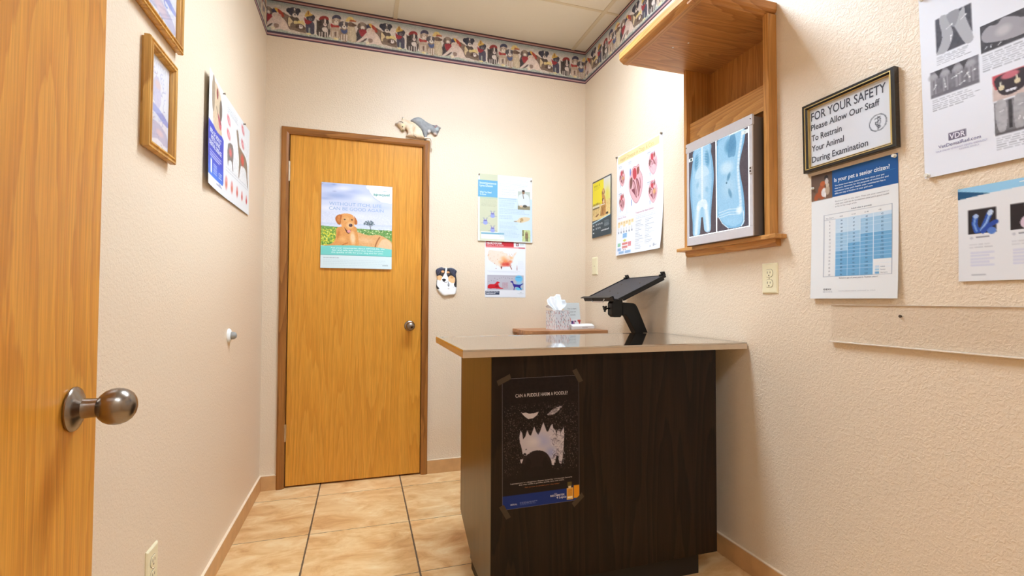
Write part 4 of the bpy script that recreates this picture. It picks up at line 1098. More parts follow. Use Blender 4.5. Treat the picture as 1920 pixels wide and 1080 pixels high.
for f_ in (fa, fb): f_['group'] = 'radiographs on the light box'

# ================================================================== wall plates
def plate(name, O, U, N, w, h, label, kind):
    U = Vector(U); N = Vector(N); O = Vector(O); Z = Vector((0, 0, 1))
    t = thing(name, label, 'wall plate', tuple(O))
    prof = [(0, 0), (0, .0025), (.004, .0055), (.0075, .006)]
    v = []; f = []
    for ins, ht in prof:
        for a, b in ((-1, -1), (1, -1), (1, 1), (-1, 1)): v.append(O + U * a * (w / 2 - ins) + Z * b * (h / 2 - ins) + N * ht)
    for i in range(3):
        for k in range(4): f.append((i * 4 + k, i * 4 + (k + 1) % 4, (i + 1) * 4 + (k + 1) % 4, (i + 1) * 4 + k))
    f.append((12, 13, 14, 15)); G().add(v, f).out('cover', M_IVORY, t)
    def rb(name, cx, cz, ww, hh, d0, d1, mat, parent): 
        p = [O + U * (cx + a * ww / 2) + Z * (cz + b * hh / 2) for a, b in ((-1, -1), (1, -1), (1, 1), (-1, 1))]
        return G().prism([tuple(q) for q in p], N * (d1 - d0), N * d0).out(name, mat, parent)
    if kind == 'outlet':
        for cz in (.0195, -.0195):
            pts = []
            for k in range(28):
                a = 2 * PI * k / 28; x = .0172 * math.cos(a); z = max(-.0140, min(.0140, .0172 * math.sin(a))); pts.append(O + U * x + Z * (cz + z))
            g = G().prism([tuple(p) for p in pts], N * .0022, N * .0056); r = g.out('receptacle', M_IVORY, t, bevel=.0006)
            pts2 = [O + Z * cz + (p - O - Z * cz) * 1.07 for p in pts]; G().prism([tuple(p) for p in pts2], N * .0003, N * .0058).out('receptacle_gap', M_SLOT, t)
            rb('slot', -.0064, cz + .003, .0022, .0085, .0079, .0081, M_SLOT, r); rb('slot', .0064, cz + .003, .0022, .0070, .0079, .0081, M_SLOT, r)
            G().lathe([(.0026, 0), (.0026, .0002)], O + Z * (cz - .0085) + N * .0079, tuple(N), 14).out('slot', M_SLOT, r)
        G().lathe([(.0028, 0), (.0024, .001)], O + N * .006, tuple(N), 14).out('screw', M_HINGE, t)
    elif kind == 'blank':
        G().lathe([(.0032, 0), (.0026, .001)], O + N * .006, tuple(N), 14).out('screw', M_SLOT, t)
    elif kind == 'switch':
        for cz in (.030, -.030): G().lathe([(.0026, 0), (.0020, .001)], O + Z * cz + N * .006, tuple(N), 14).out('screw', M_SLOT, t)
        rb('toggle', 0, 0, .010, .023, .006, .0075, M_IVORY, t); rb('toggle', 0, .004, .007, .010, .0075, .016, M_IVORY, t)
    return t
plate('outlet_plate', (W, -1.5785, 1.168), (0, -1, 0), (-1, 0, 0), .072, .116, 'ivory duplex outlet plate under the oak wall niche', 'outlet')
plate('wall_plate', (W, -.146, 1.3115), (0, -1, 0), (-1, 0, 0), .072, .118, 'small ivory wall plate on the right wall below the yellow dog poster', 'blank')
plate('outlet_plate', (0, -1.458, .345), (0, 1, 0), (1, 0, 0), .072, .117, 'ivory wall plate low on the left wall near the open door', 'outlet')
# door bumper
db = thing('wall_bumper', 'small round white and grey door bumper on the left wall', 'door bumper', (0, -.705, .925))
G().lathe([(.030, 0), (.030, .003), (.026, .008), (.018, .011)], (0, -.705, .925), (1, 0, 0), 32).out('base', M_WHITE, db, True)
G().lathe([(.016, .010), (.0165, .016), (.0150, .024), (.010, .030), (.003, .032)], (0, -.705, .925), (1, 0, 0), 28).out('bumper', M_RUBBER, db, True)

# ================================================================== sign in black frame
sg = thing('framed_sign', 'black-framed safety sign asking owners to let staff restrain their animal', 'framed sign', (W, -1.893, 1.528))
SW, SH = .303, .237; a = math.radians(-.9)
SU = Vector((0, -math.cos(a), -math.sin(a) * -1)); SU = Vector((0, -math.cos(.0105), .0105)).normalized(); SV = Vector((0, -.0105, -1)).normalized(); SN = Vector((-1, 0, 0))
SO = Vector((W - .0005, -1.7395, 1.7625))
prof = [(0, 0), (0, .017), (.002, .0195), (.012, .020), (.0125, .019), (.0150, .019)]
frame_molding('frame', SO, SU, SV, SN, SW, SH, [(0, 0), (0, .018), (.0015, .020), (.0095, .020)], M_FBLK, sg)
frame_molding('gold_fillet', SO, SU, SV, SN, SW, SH, [(.0093, .008), (.0093, .0205), (.0118, .0205), (.0120, .008)], M_FGOLD, sg)
frame_molding('inner_rabbet', SO, SU, SV, SN, SW, SH, [(.0118, .004), (.0118, .0185), (.0165, .014), (.0170, .004)], M_FBLK, sg)
frame_molding('inner_fillet', SO, SU, SV, SN, SW, SH, [(.0168, .004), (.0168, .0135), (.0182, .0135), (.0184, .004)], M_FGOLD, sg)
iw, ih = SW - .036, SH - .036
s = Sheet(iw, ih, .0025, (236, 238, 244)); TXT = (62, 66, 78)
s.text('FOR YOUR SAFETY', .02, .205, .140, TXT, .925, bold=.012)
s.text('Please Allow Our Staff', .015, .370, .100, TXT, .86, bold=.014)
s.text('To Restrain', .02, .555, .100, TXT, .405, bold=.014)
s.text('Your Animal', .02, .735, .100, TXT, .43, bold=.014)
s.text('During Examination', .02, .925, .100, TXT, .715, bold=.014)
c = s.c; cx_, cy_, r_ = .845, .625, .092
for k in range(60):
    p = [(cx_ + r_ * math.cos(t), cy_ + r_ * iw / ih * math.sin(t)) for t in (k / 60 * 6.283, (k + 1) / 60 * 6.283)]; c.line(p[0], p[1], .009, TXT)
c.line((cx_, cy_ - .09), (cx_, cy_ + .10), .008, TXT)
sn = [(cx_ + .030 * math.sin(t * 3.1) * (1 - .25 * t / 3), cy_ - .075 + .055 * t) for t in np.linspace(0, 3.1, 26)]; c.pl(sn, .010, TXT)
c.pl([(cx_ - .035, cy_ - .062), (cx_ - .005, cy_ - .075), (cx_ + .03, cy_ - .085)], .008, TXT); c.pl([(cx_ - .030, cy_ - .02), (cx_ - .02, cy_ + .03), (cx_, cy_ + .075), (cx_ + .02, cy_ + .03), (cx_ + .030, cy_ - .02)], .007, TXT)
Oi = SO + SU * .018 + SV * .018
s.build('sign_card', tuple(Oi + SN * .004), tuple(SU), tuple(SV), tuple(SN), M_PRINT, sg)
G().prism([tuple(Oi + SU * x + SV * y) for x, y in ((-.001, -.001), (iw + .001, -.001), (iw + .001, ih + .001), (-.001, ih + .001))], SN * .001, SN * .0075).out('glass', M_GLASS, sg)

# ================================================================== posters on the right wall
def curlf(h, amt, p=2.5, side=0.0, w=1.0):
    return lambda x, y: amt * np.clip(np.asarray(y) / h, 0, 1) ** p + side * (np.asarray(x) / w) ** 3
DK = (84, 84, 92); G1 = (150, 150, 156)
# senior chart
w, h = .280, .424
s = Sheet(w, h, .0019, (240, 239, 236)); c = s.c
c.rect(.27, 0, 1, .21, (8, 84, 150)); c.rect(0, 0, .27, .21, (104, 78, 62)); c.grad(0, 0, .27, .21, (92, 70, 58), (124, 94, 74))
c.ell(.14, .15, .05, .09, (168, 84, 44)); c.ell(.155, .085, .035, .03, (190, 96, 50)); c.ell(.075, .18, .03, .05, (170, 84, 42), 30); c.ell(.20, .045, .025, .03, (44, 34, 32)); c.ell(.205, .075, .022, .04, (206, 190, 180)); c.ell(.165, .16, .03, .05, (226, 216, 210)); c.ell(.17, .135, .02, .02, (236, 228, 220)); c.ell(.215, .145, .028, .055, (188, 164, 140)); c.ell(.215, .105, .02, .022, (206, 184, 160)); c.ell(.185, .18, .012, .03, (240, 232, 226))
c.rect(.30, .106, .97, .1075, (60, 130, 186))
s.text('Is your pet a senior citizen?', .300, .094, .031, (236, 242, 250), .62, bold=.016)
for i, (t_, w_) in enumerate((('You know how many years it has been since your pet', .56), ('was born. However, for the purposes of monitoring and', .60), ('maintaining your pet\'s health, your veterinarian has a', .57), ('different way of looking at your pet\'s age.', .44))):
    s.text(t_, .305, .130 + i * .0205, .0115, (220, 232, 246), w_, bold=.018)
for i, (t_, w_) in enumerate((('Find your pet on the chart. Then ask your veterinarian', .60), ('what you need to do to maintain your pet\'s good health', .60), ('at his or her stage of life.', .26))):
    s.text(t_, .31, .252 + i * .020, .0105, (150, 146, 150), w_)
s.text('Adult size in pounds', .50, .330, .0105, (96, 100, 112), .23, bold=.01)
x0, x1, y0, y1 = .17, .935, .342, .828; cols = [.17, .315, .46, .605, .745, .935]; rh = (y1 - .385) / 16
A1, A2, A3 = (204, 225, 240), (166, 205, 232), (116, 176, 217)
spec = {1: (0, 4, 9, 16), 2: (0, 4, 7, 16), 3: (0, 1, 5, 16), 4: (0, 1, 5, 12)}
for k, (a_, b_, d_, e_) in spec.items():
    for r0_, r1_, cc in ((a_, b_, A1), (b_, d_, A2), (d_, e_, A3)): c.rect(cols[k], .385 + r0_ * rh, cols[k + 1], .385 + r1_ * rh, cc)
    for r in range(1, 16): c.rect(cols[k], .385 + r * rh - .0008, cols[k + 1], .385 + r * rh + .0008, (214, 232, 244), .8)
    c.rect(cols[k] - .002, .385, cols[k] + .002, y1, (224, 236, 244))
for a_, b_ in (((x0, y0), (x1, y0)), ((x1, y0), (x1, y1)), ((x1, y1), (x0, y1)), ((x0, y1), (x0, y0)), ((x0, .385), (.315, .385))): c.line(a_, b_, .005, (150, 156, 168))
s.text('Age (Years)', .19, .374, .0085, (120, 120, 130), .10)
for k, t_ in enumerate(('0-20', '21-50', '51-90', '>90')): s.text(t_, cols[k + 1] + .07, .374, .0090, (120, 120, 130), align='c')
tab = [(5, 6, 7, 8, 9, 10, 11, 12, 13, 14, 15, 16, 17, 18, 19, 20), (36, 40, 44, 48, 52, 56, 60, 64, 68, 72, 76, 80, 84, 88, 92, 96), (37, 42, 47, 51, 56, 60, 65, 69, 74, 78, 83, 87, 92, 96, 101, 105), (40, 45, 50, 55, 61, 66, 72, 77, 82, 88, 93, 99, 104, 109, 115, 120), (42, 49, 56, 64, 71, 78, 86, 93, 101, 108, 115, 123)]
for k, col_ in enumerate(tab):
    for r, n_ in enumerate(col_): s.text(str(n_), (cols[k] + cols[k + 1]) / 2, .385 + (r + .78) * rh, .0115, (84, 110, 140) if k else (110, 110, 122), align='c')
for i, (cc, t_) in enumerate(((A1, 'Adult'), (A2, 'Senior'), (A3, 'Geriatric'))): c.rect(.765, .765 + i * .021, .81, .780 + i * .021, cc); s.text(t_, .825, .779 + i * .021, .0095, (120, 122, 134))
s.text('Relative age of your pet in "human years"', .365, .848, .0105, (110, 112, 124), .44)
s.text('IDEXX', .175, .935, .013, (86, 86, 92), .10, bold=.02); c.lines(.17, .945, .29, 1, .008, (150, 150, 156), .5, .7, 0)
s.text('www.idexx.com  printed in USA', .36, .945, .0085, (196, 196, 200), .42)
se = s.build('senior_pet_chart', (W - .0008, -1.7575, 1.5145), **RIGHT, mat=M_PRINT, curl=curlf(h, .012, 2.2)); tag(se, 'blue-headed senior pet age chart pinned under the black-framed sign', 'poster')
pin((W - .0025, -2.030, 1.507), (-1, 0, 0), se, M_TACKC, .0055); pin((W - .0025, -1.765, 1.470), (-1, 0, 0), se, M_TACKC, .0045)

# dental radiograph poster
w, h = .560, .530
s = Sheet(w, h, .0021, (240, 240, 246)); c = s.c
def gray(x0, y0, x1, y1, base=(104, 98, 104)): c.rect(x0, y0, x1, y1, base); c.noise(x0, y0, x1, y1, 14, .012)
gray(.069, .192, .211, .378, (66, 60, 66))
c.poly([(.085, .195), (.118, .195), (.132, .26), (.138, .31), (.112, .378), (.075, .378), (.070, .37), (.095, .30)], (176, 174, 178), 1, 3); c.poly([(.145, .192), (.165, .21), (.185, .192), (.19, .25), (.212, .34), (.212, .378), (.185, .378), (.155, .30), (.14, .25)], (180, 178, 182), 1, 3); c.poly([(.118, .192), (.165, .192), (.16, .24), (.142, .27), (.125, .24)], (150, 148, 152), 1, 3)
for a_, b_ in (((.112, .265), (.135, .252)), ((.128, .335), (.131, .308)), ((.17, .25), (.19, .235))): c.line(a_, b_, .0028, (240, 240, 240)); c.ell(*b_, .004, .004, (250, 250, 250))
c.lines(.07, .390, .212, 5, .0095, G1, .42, .7, .3)
gray(.040, .457, .230, .594, (122, 116, 122))
for x in (.052, .10, .15, .20): c.ell(x, .485, .026, .022, (172, 168, 172), 0, .5); c.rect(x - .010, .49, x - .001, .575, (158, 154, 158), .8); c.rect(x + .004, .49, x + .012, .575, (158, 154, 158), .8)
for x in (.075, .125, .175): c.poly([(x - .018, .457), (x + .018, .457), (x + .003, .485), (x, .505), (x - .004, .485)], (62, 54, 56), 1, 0)
c.rect(.04, .575, .23, .594, (112, 106, 112), .7)
for a_, b_ in (((.052, .55), (.062, .53)), ((.096, .51), (.101, .555)), ((.125, .525), (.145, .52)), ((.15, .515), (.166, .51)), ((.155, .57), (.175, .56)), ((.175, .54), (.19, .525)), ((.185, .525), (.195, .55)), ((.205, .525), (.215, .522))): c.line(a_, b_, .0028, (236, 236, 236)); c.ell(*b_, .0035, .0035, (250, 250, 250))
c.lines(.045, .605, .232, 6, .0105, G1, .42, .7, .35)
# third column
c.rect(.235, .0, .60, .19, (206, 204, 200)); c.noise(.235, 0, .60, .19, 14, .02); c.ell(.33, .135, .08, .04, (52, 44, 44), -12, .3); c.ell(.285, .13, .03, .03, (206, 70, 86), 0, .3); c.ell(.35, .12, .06, .018, (196, 206, 150), -10, .4); c.ell(.46, .10, .06, .05, (214, 120, 120), 0, .5)
gray(.240, .329, .60, .463, (70, 64, 68)) ; c.rect(.240, .192, .60, .329, (240, 240, 246)); 
gray(.240, .215, .60, .345, (78, 72, 76)) if False else None
c.rect(.235, .19, .60, .330, (240, 240, 246))
gray(.240, .330, .60, .462, (66, 60, 62)); c.poly([(.245, .37), (.27, .345), (.30, .352), (.32, .332), (.36, .35), (.39, .37), (.44, .36), (.50, .37), (.60, .36), (.60, .43), (.50, .44), (.36, .445), (.29, .43), (.25, .41)], (168, 162, 166), 1, 3); c.ell(.32, .39, .035, .03, (196, 190, 192), 0, .6); c.ell(.42, .40, .05, .03, (150, 146, 150), 0, .6)
for a_, b_ in (((.255, .445), (.262, .437)), ((.275, .447), (.277, .436)), ((.30, .45), (.312, .44))): c.line(a_, b_, .003, (244, 244, 244))
c.lines(.243, .475, .60, 8, .0105, G1, .42, .7, .3)
c.rect(.275, .590, .60, .708, (214, 190, 180)); c.noise(.275, .59, .6, .708, 10, .02); c.poly([(.275, .59), (.60, .59), (.60, .66), (.40, .60), (.33, .63), (.285, .66), (.275, .62)], (206, 76, 84), 1, 0); c.poly([(.288, .60), (.40, .60), (.395, .66), (.36, .69), (.32, .695), (.295, .67)], (52, 36, 38), 1, 4); c.ell(.335, .607, .035, .018, (206, 110, 120), 0, .3)
for x, y in ((.305, .655), (.358, .645)): c.ell(x, y, .010, .012, (226, 208, 170)); c.ell(x - .002, y - .018, .003, .012, (236, 226, 200))
for x in (.325, .338, .348): c.ell(x, .676, .007, .006, (226, 222, 230))
gray(.277, .716, .60, .872, (120, 116, 118)); c.poly([(.283, .716), (.315, .716), (.322, .78), (.315, .85), (.295, .86), (.282, .80)], (180, 176, 178), 1, 3); c.poly([(.345, .716), (.385, .716), (.39, .80), (.37, .86), (.345, .85)], (176, 172, 174), 1, 3); c.rect(.326, .72, .338, .85, (56, 50, 50), .9); c.rect(.283, .86, .60, .872, (90, 84, 86), .8); c.noise(.277, .716, .6, .872, 12, .01)
for a_, b_ in (((.295, .765), (.31, .76)), ((.36, .755), (.372, .752)), ((.358, .82), (.362, .806)), ((.372, .825), (.376, .81))): c.line(a_, b_, .003, (244, 244, 244))
c.lines(.28, .882, .60, 6, .0105, G1, .42, .7, .25)
# further columns outside the photograph's frame
for k in range(3):
    gray(.66, .10 + k * .28, .94, .28 + k * .28, (96, 90, 94)); c.ell(.80, .19 + k * .28, .10, .06, (160, 156, 160), 10, .5); c.lines(.66, .30 + k * .28, .94, 4, .011, G1, .42, .7)
c.rect(.104, .796, .175, .834, (120, 110, 130)); s.text('VDR', .108, .829, .026, (240, 236, 246), .062, bold=.02)
s.text('VetDentalRad.com', .062, .862, .017, (108, 106, 150), .165)
s.text('YOUR ONLINE VETERINARY DENTAL RADIOLOGY', .050, .881, .0085, (176, 168, 200), .20); s.text('REFERRAL SOURCE', .145, .894, .0075, (190, 184, 208), .075)
tl = math.radians(1.2)
vd = s.build('dental_radiograph_poster', (W - .0008, -2.0975, 1.950), (0, -1, 0), (0, -.022, -1), (-1, 0, 0), M_PRINT, curl=curlf(h, .006, 2)); tag(vd, 'large white dental radiograph poster at the upper right of the right wall', 'poster')
pin((W - .002, -2.107, 1.925), (-1, 0, 0), vd, M_TACKC, .006); pin((W - .008, -2.117, 1.427), (-1, 0, 0), vd, M_TACKC, .006)

# parasite poster
w, h = .430, .2405
s = Sheet(w, h, .0021, (240, 239, 240)); c = s.c
c.poly([(0, 0), (1, 0), (1, .15), (0, .06)], (150, 208, 242), 1, 0); c.rect(0, 0, 1, .125, (158, 212, 244)); c.poly([(0, .03), (.18, .04), (.24, .095), (0, .125)], (26, 92, 140), 1, 0); c.poly([(0, .125), (.155, .125), (.30, .14), (0, .30)], (240, 239, 240), 0, 0)
c.a[:] = (240, 239, 240)
c.rect(0, 0, 1, .145, (158, 212, 244)); c.poly([(0, .030), (.155, .098), (0, .122)], (22, 84, 126), 1, 0); c.poly([(0, .122), (.155, .098), (.30, .085), (.40, .145), (0, .16)], (240, 239, 240), 1, 0)
s.text('The parasites', .285, .085, .055, (240, 248, 252), .45, bold=.02)
for k in range(4):
    x0_ = .052 + k * .192; c.rect(x0_, .250, x0_ + .130, .503, (38, 28, 30))
    if k == 0:
        c.pl([(x0_ + .035, .325), (x0_ + .03, .40), (x0_ + .04, .475), (x0_ + .07, .46), (x0_ + .10, .31)], .028, (44, 86, 176)); c.pl([(x0_ + .035, .325), (x0_ + .028, .40), (x0_ + .04, .475)], .010, (120, 160, 226)); c.pl([(x0_ + .06, .47), (x0_ + .085, .40), (x0_ + .104, .30)], .010, (150, 184, 236)); c.ell(x0_ + .037, .32, .013, .013, (176, 200, 240)); c.ell(x0_ + .104, .30, .013, .018, (206, 222, 246), 20)
        c.pl([(x0_ + .07, .485), (x0_ + .10, .43), (x0_ + .128, .40)], .026, (40, 76, 166)); c.ell(x0_ + .11, .485, .02, .02, (92, 130, 206))
    elif k == 1: c.ell(x0_ + .09, .27, .03, .02, (90, 170, 200)); c.ell(x0_ + .07, .44, .028, .035, (226, 200, 214)); c.ell(x0_ + .10, .40, .03, .03, (196, 150, 180))
    else: c.ell(x0_ + .06, .38, .04, .06, (150, 140, 120) if k == 2 else (120, 160, 130), 20)
    c.ell(x0_ + .015, .545, .008, .008, (206, 206, 212)); c.rect(x0_ + .035, .535, x0_ + .10, .548, (140, 136, 142)); c.lines(x0_ + .005, .61, x0_ + .13, 2, .03, (206, 204, 208), .4, .7, .3)
    for r in range(5): c.rect(x0_ + .01, .69 + r * .033, x0_ + .12 - .02 * (r % 2), .712 + r * .033, (222, 222, 236))
c.rect(.065, .925, .135, .938, (190, 190, 196))
pt = s.build('parasite_poster', (W - .0008, -2.181, 1.3745), **RIGHT, mat=M_PRINT, curl=curlf(h, .004, 2)); tag(pt, 'wide white poster with a light blue header, below the large dental radiograph poster', 'poster')
tape('tape_strip', (W - .003, -2.181, 1.375), 40, .035, .016, (-1, 0, 0), pt, M_TAPECLR, (0, -1, 0), (0, 0, -1))

# heart chart
w, h = .4690, .6075
s = Sheet(w, h, .0026, (243, 243, 246)); c = s.c
c.rect(.03, .012, .93, .088, (253, 228, 168)); c.noise(.03, .012, .93, .088, 8, .05)
s.text('Heart Disease in Dogs & Cats', .09, .070, .036, (216, 186, 120), .74)
def heart(cx, cy, r, seed, kind=0):
    R = 1.3
    out = [(-.55, -.85), (-.2, -1.0), (.1, -.95), (.45, -1.0), (.62, -.62), (.92, -.30), (1.0, .15), (.85, .65), (.45, 1.05), (.05, 1.15), (-.45, .85), (-.8, .45), (-1.0, .0), (-.85, -.45)]
    asp = w / h
    Q = lambda p: [(cx + r * .85 * x, cy + r * R * y * asp * .92) for x, y in p]
    c.poly(Q([(x * 1.04, y * 1.03) for x, y in out]), (168, 108, 112), 1, 5); c.poly(Q(out), (240, 184, 188), 1, 5)
    c.poly(Q([(-.42, -.80), (-.12, -.92), (.10, -.72), (.12, -.38), (-.10, -.22), (-.38, -.40)]), (196, 66, 74), 1, 4)
    c.poly(Q([(.18, -.82), (.46, -.88), (.50, -.55), (.26, -.45)]), (146, 78, 62), 1, 4)
    c.poly(Q([(-.82, -.35), (-.52, -.42), (-.48, -.05), (-.70, .25), (-.86, .05)]), (122, 78, 70), 1, 4)
    c.poly(Q([(-.42, -.22), (-.20, -.16), (.12, .40), (.18, .88), (-.18, .62), (-.60, .30), (-.25, .25)]), (134, 66, 78), 1, 3)
    c.poly(Q([(.05, -.22), (.30, -.20), (.58, .20), (.60, .55), (.40, .85), (.28, .40)]), (140, 70, 80), 1, 3)
    c.pl(Q([(-.30, -.1), (-.05, .35), (.10, .75)]), r * .09, (226, 168, 168)); c.pl(Q([(.22, -.1), (.40, .3), (.42, .7)]), r * .07, (222, 160, 150)); c.pl(Q([(.62, -.2), (.70, .1), (.72, .4)]), r * .07, (150, 84, 88))
    if kind == 1: c.ell(cx + r * .3, cy + r * .1, r * .4, r * .4, (236, 176, 106), 0, .6, .8)
    if kind == 2: c.poly(Q([(-.1, .2), (.6, .3), (.5, .9), (0, 1.0), (-.5, .5)]), (246, 196, 200), .9, 4)
    c.pl(Q([(-.62, .9), (-.6, 1.2)]), r * .10, (130, 150, 200))
for x0_, y0_, x1_, y1_ in ((.03, .10, .235, .355), (.03, .365, .235, .615), (.25, .10, .655, .60), (.665, .10, .925, .355), (.665, .37, .925, .60)):
    c.pl([(x0_, y0_), (x1_, y0_), (x1_, y1_), (x0_, y1_), (x0_, y0_)], .003, (214, 218, 226))
heart(.445, .345, .175, 0); c.ell(.325, .22, .015, .05, (120, 136, 196)); heart(.130, .235, .080, 1, 1); heart(.130, .475, .083, 2); heart(.80, .225, .100, 3, 2); heart(.80, .475, .100, 4, 1)
for x, y in ((.05, .115), (.05, .385), (.28, .115), (.69, .118), (.69, .385)): c.rect(x, y, x + .07, y + .005, (150, 156, 170)); c.rect(x, y + .016, x + .13 * (.6 if x < .6 else 1.2), y + .020, (170, 176, 190))
s.text("Treatment for Heart Disease", .455, .637, .017, (196, 84, 100), .37); c.lines(.455, .652, .90, 3, .014, (196, 198, 206), .35, .8, .1)
for r in range(19):
    c.rect(.455, .705 + r * .0143, .455 + .07 + .11 * c.rs.rand(), .7085 + r * .0143, (158, 160, 168))
    if r < 17: c.rect(.655, .700 + r * .0143, .655 + .06 + .14 * c.rs.rand(), .7035 + r * .0143, (158, 160, 168))
s.text('How to Treat', .035, .640, .016, (190, 96, 130), .20)
for k in range(6):
    x = .04 + k * .063; c.rect(x, .668, x + .055, .735 - .02 * (k % 2) - .01, (250, 222, 170)); c.line((x + .02, .735), (x + .02, .775), .004, (96, 100, 110)); c.rect(x + .012, .768, x + .030, .785, (88, 96, 110)); c.rect(x + .01, .68, x + .045, .683, (196, 150, 110)); c.rect(x + .01, .69, x + .04, .693, (196, 150, 110))
def bxs(x, y, w_, h_, col_):
    c.rect(x, y, x + w_, y + h_, col_)
    for q in range(3): c.rect(x + w_ * .1, y + h_ * (.2 + .27 * q), x + w_ * .9, y + h_ * (.28 + .27 * q), tuple(int(v * .78) for v in col_))
bxs(.165, .790, .10, .045, (150, 196, 236)); c.poly([(.165, .862), (.215, .848), (.265, .862), (.215, .876)], (214, 208, 96)); bxs(.045, .880, .075, .035, (156, 206, 170)); bxs(.155, .882, .13, .022, (232, 134, 124)); bxs(.155, .914, .13, .024, (236, 150, 140)); bxs(.295, .880, .072, .046, (236, 152, 152)); bxs(.045, .930, .085, .028, (160, 190, 226)); bxs(.075, .962, .13, .026, (166, 196, 230)); bxs(.225, .962, .14, .026, (166, 196, 230)); bxs(.18, .945, .02, .012, (190, 150, 150)); bxs(.225, .945, .02, .012, (190, 150, 150))
c.rect(.76, .955, .79, .97, (190, 190, 196)); c.ell(.85, .955, .02, .02, (180, 180, 186)); c.rect(.87, .955, .92, .962, (170, 170, 176))
def hc(x, y): return .010 * np.clip(np.asarray(y) / .6, 0, 1) ** 3 + .014 * np.clip((np.asarray(x) / .469 - .6) / .4, 0, 1) ** 2 * np.clip((np.asarray(y) / .6 - .55) / .45, 0, 1) ** 2 + .0015 * np.sin(np.asarray(x) * 11) * np.clip(np.asarray(y) * 1.6, 0, 1)
hp = s.build('heart_disease_chart', (W - .0008, -.4385, 1.9615), **RIGHT, mat=M_PRINT, curl=hc); tag(hp, 'white heart disease chart with pink heart drawings, left of the oak wall niche', 'poster')
pin((W - .001, -.441, 1.957), (-1, 0, 0), hp, M_TACK, .007); pin((W - .001, -.898, 1.955), (-1, 0, 0), hp, M_TACK, .007)

# yellow dog poster
w, h = .2540, .3780
s = Sheet(w, h, .0026, (62, 70, 76)); c = s.c
c.grad(.03, .03, .95, .69, (226, 196, 120), (240, 206, 140)); c.rect(.03, .03, .66, .44, (246, 226, 44)); c.grad(.62, .03, .95, .40, (226, 222, 214), (232, 220, 130)); c.ell(.80, .30, .14, .22, (236, 222, 90), 0, .8, .8)
c.rect(.03, .41, .45, .44, (196, 170, 60)); c.rect(.03, .44, .40, .48, (238, 226, 196)); c.rect(.03, .48, .40, .50, (104, 76, 50))
for x in (.06, .12, .22, .32): c.rect(x, .50, x + .015, .60, (170, 120, 70))
for x in (.10, .22, .30): c.ell(x, .415, .02, .03, (110, 90, 30))
c.poly([(.54, .22), (.60, .19), (.66, .22), (.65, .30), (.70, .36), (.74, .47), (.74, .60), (.78, .645), (.55, .655), (.44, .64), (.50, .58), (.52, .46), (.54, .36), (.52, .30)], (206, 150, 84), 1, 4); c.ell(.59, .25, .055, .06, (226, 180, 120)); c.ell(.54, .26, .02, .045, (150, 92, 46)); c.ell(.65, .26, .02, .045, (150, 92, 46)); c.ell(.595, .275, .018, .015, (40, 28, 24)); c.ell(.58, .38, .045, .04, (130, 84, 54)); c.ell(.62, .41, .03, .05, (240, 220, 190)); c.rect(.46, .455, .68, .470, (240, 236, 226)); c.rect(.48, .47, .66, .56, (190, 140, 70), .6)
for x in (.50, .58, .66): c.line((x, .50), (x - .04, .64), .025, (132, 84, 44))
c.ell(.28, .62, .09, .025, (150, 100, 60), -15); c.ell(.80, .63, .06, .03, (60, 50, 46)); c.noise(.03, .40, .95, .69, 20, .02)
c.poly([(0, .735), (1, .665), (1, 1), (0, 1)], (58, 72, 80), 1, 0); c.poly([(.03, .728), (.95, .660), (.95, .672), (.03, .742)], (220, 236, 242), 1, 0); c.poly([(.03, .742), (.95, .672), (.95, .680), (.03, .752)], (96, 160, 186), 1, 0)
s.text('smart. &', .09, .115, .050, (150, 140, 20), .32); c.rect(.09, .135, .44, .142, (206, 190, 40)); c.rect(.09, .160, .38, .166, (206, 190, 40))
for r in range(3): c.rect(.05, .775 + r * .065, .12, .795 + r * .065, (214, 222, 226)); 
for r in range(2):
    for q in range(4 - r): c.rect(.21 + q * .10, .765 + r * .065, .26 + q * .10, .785 + r * .065, (196, 204, 208)); c.rect(.21 + q * .10, .79 + r * .065, .28 + q * .10, .797 + r * .065, (150, 160, 166))
c.lines(.66, .75, .92, 7, .014, (186, 194, 200), .45, .8, .15); s.text('sentinel', .50, .915, .028, (232, 236, 240), .40, bold=.02)
yp = s.build('dog_poster', (W - .0008, -.1215, 1.8775), **RIGHT, mat=M_GLOSS, curl=lambda x, y: .004 + .004 * np.asarray(y) / .378); tag(yp, 'small yellow and dark grey dog poster beside the far right corner', 'poster')

# ================================================================== clear acrylic strip with screw
pl_ = thing('acrylic_wall_guard', 'long clear acrylic strip screwed to the right wall below the posters', 'wall guard', (W, -2.3, .949))
box('clear_sheet', (W - .0036, -2.90, .952), (W - .0006, -1.8265, 1.0695), M_PLEXI, pl_)
box('bottom_lip', (W - .0135, -2.90, .9475), (W - .0006, -1.8275, .9515), M_PLEXIE, pl_, bevel=.0008)
box('top_edge', (W - .0036, -2.90, 1.0690), (W - .0006, -1.8265, 1.0705), M_PLEXIE, pl_)
for y in (-2.038, -2.70):
    G().lathe([(.0042, 0), (.0042, .002), (.0030, .0036)], (W - .0036, y, 1.0389), (-1, 0, 0), 16).out('screw', M_SLOT, pl_, True)

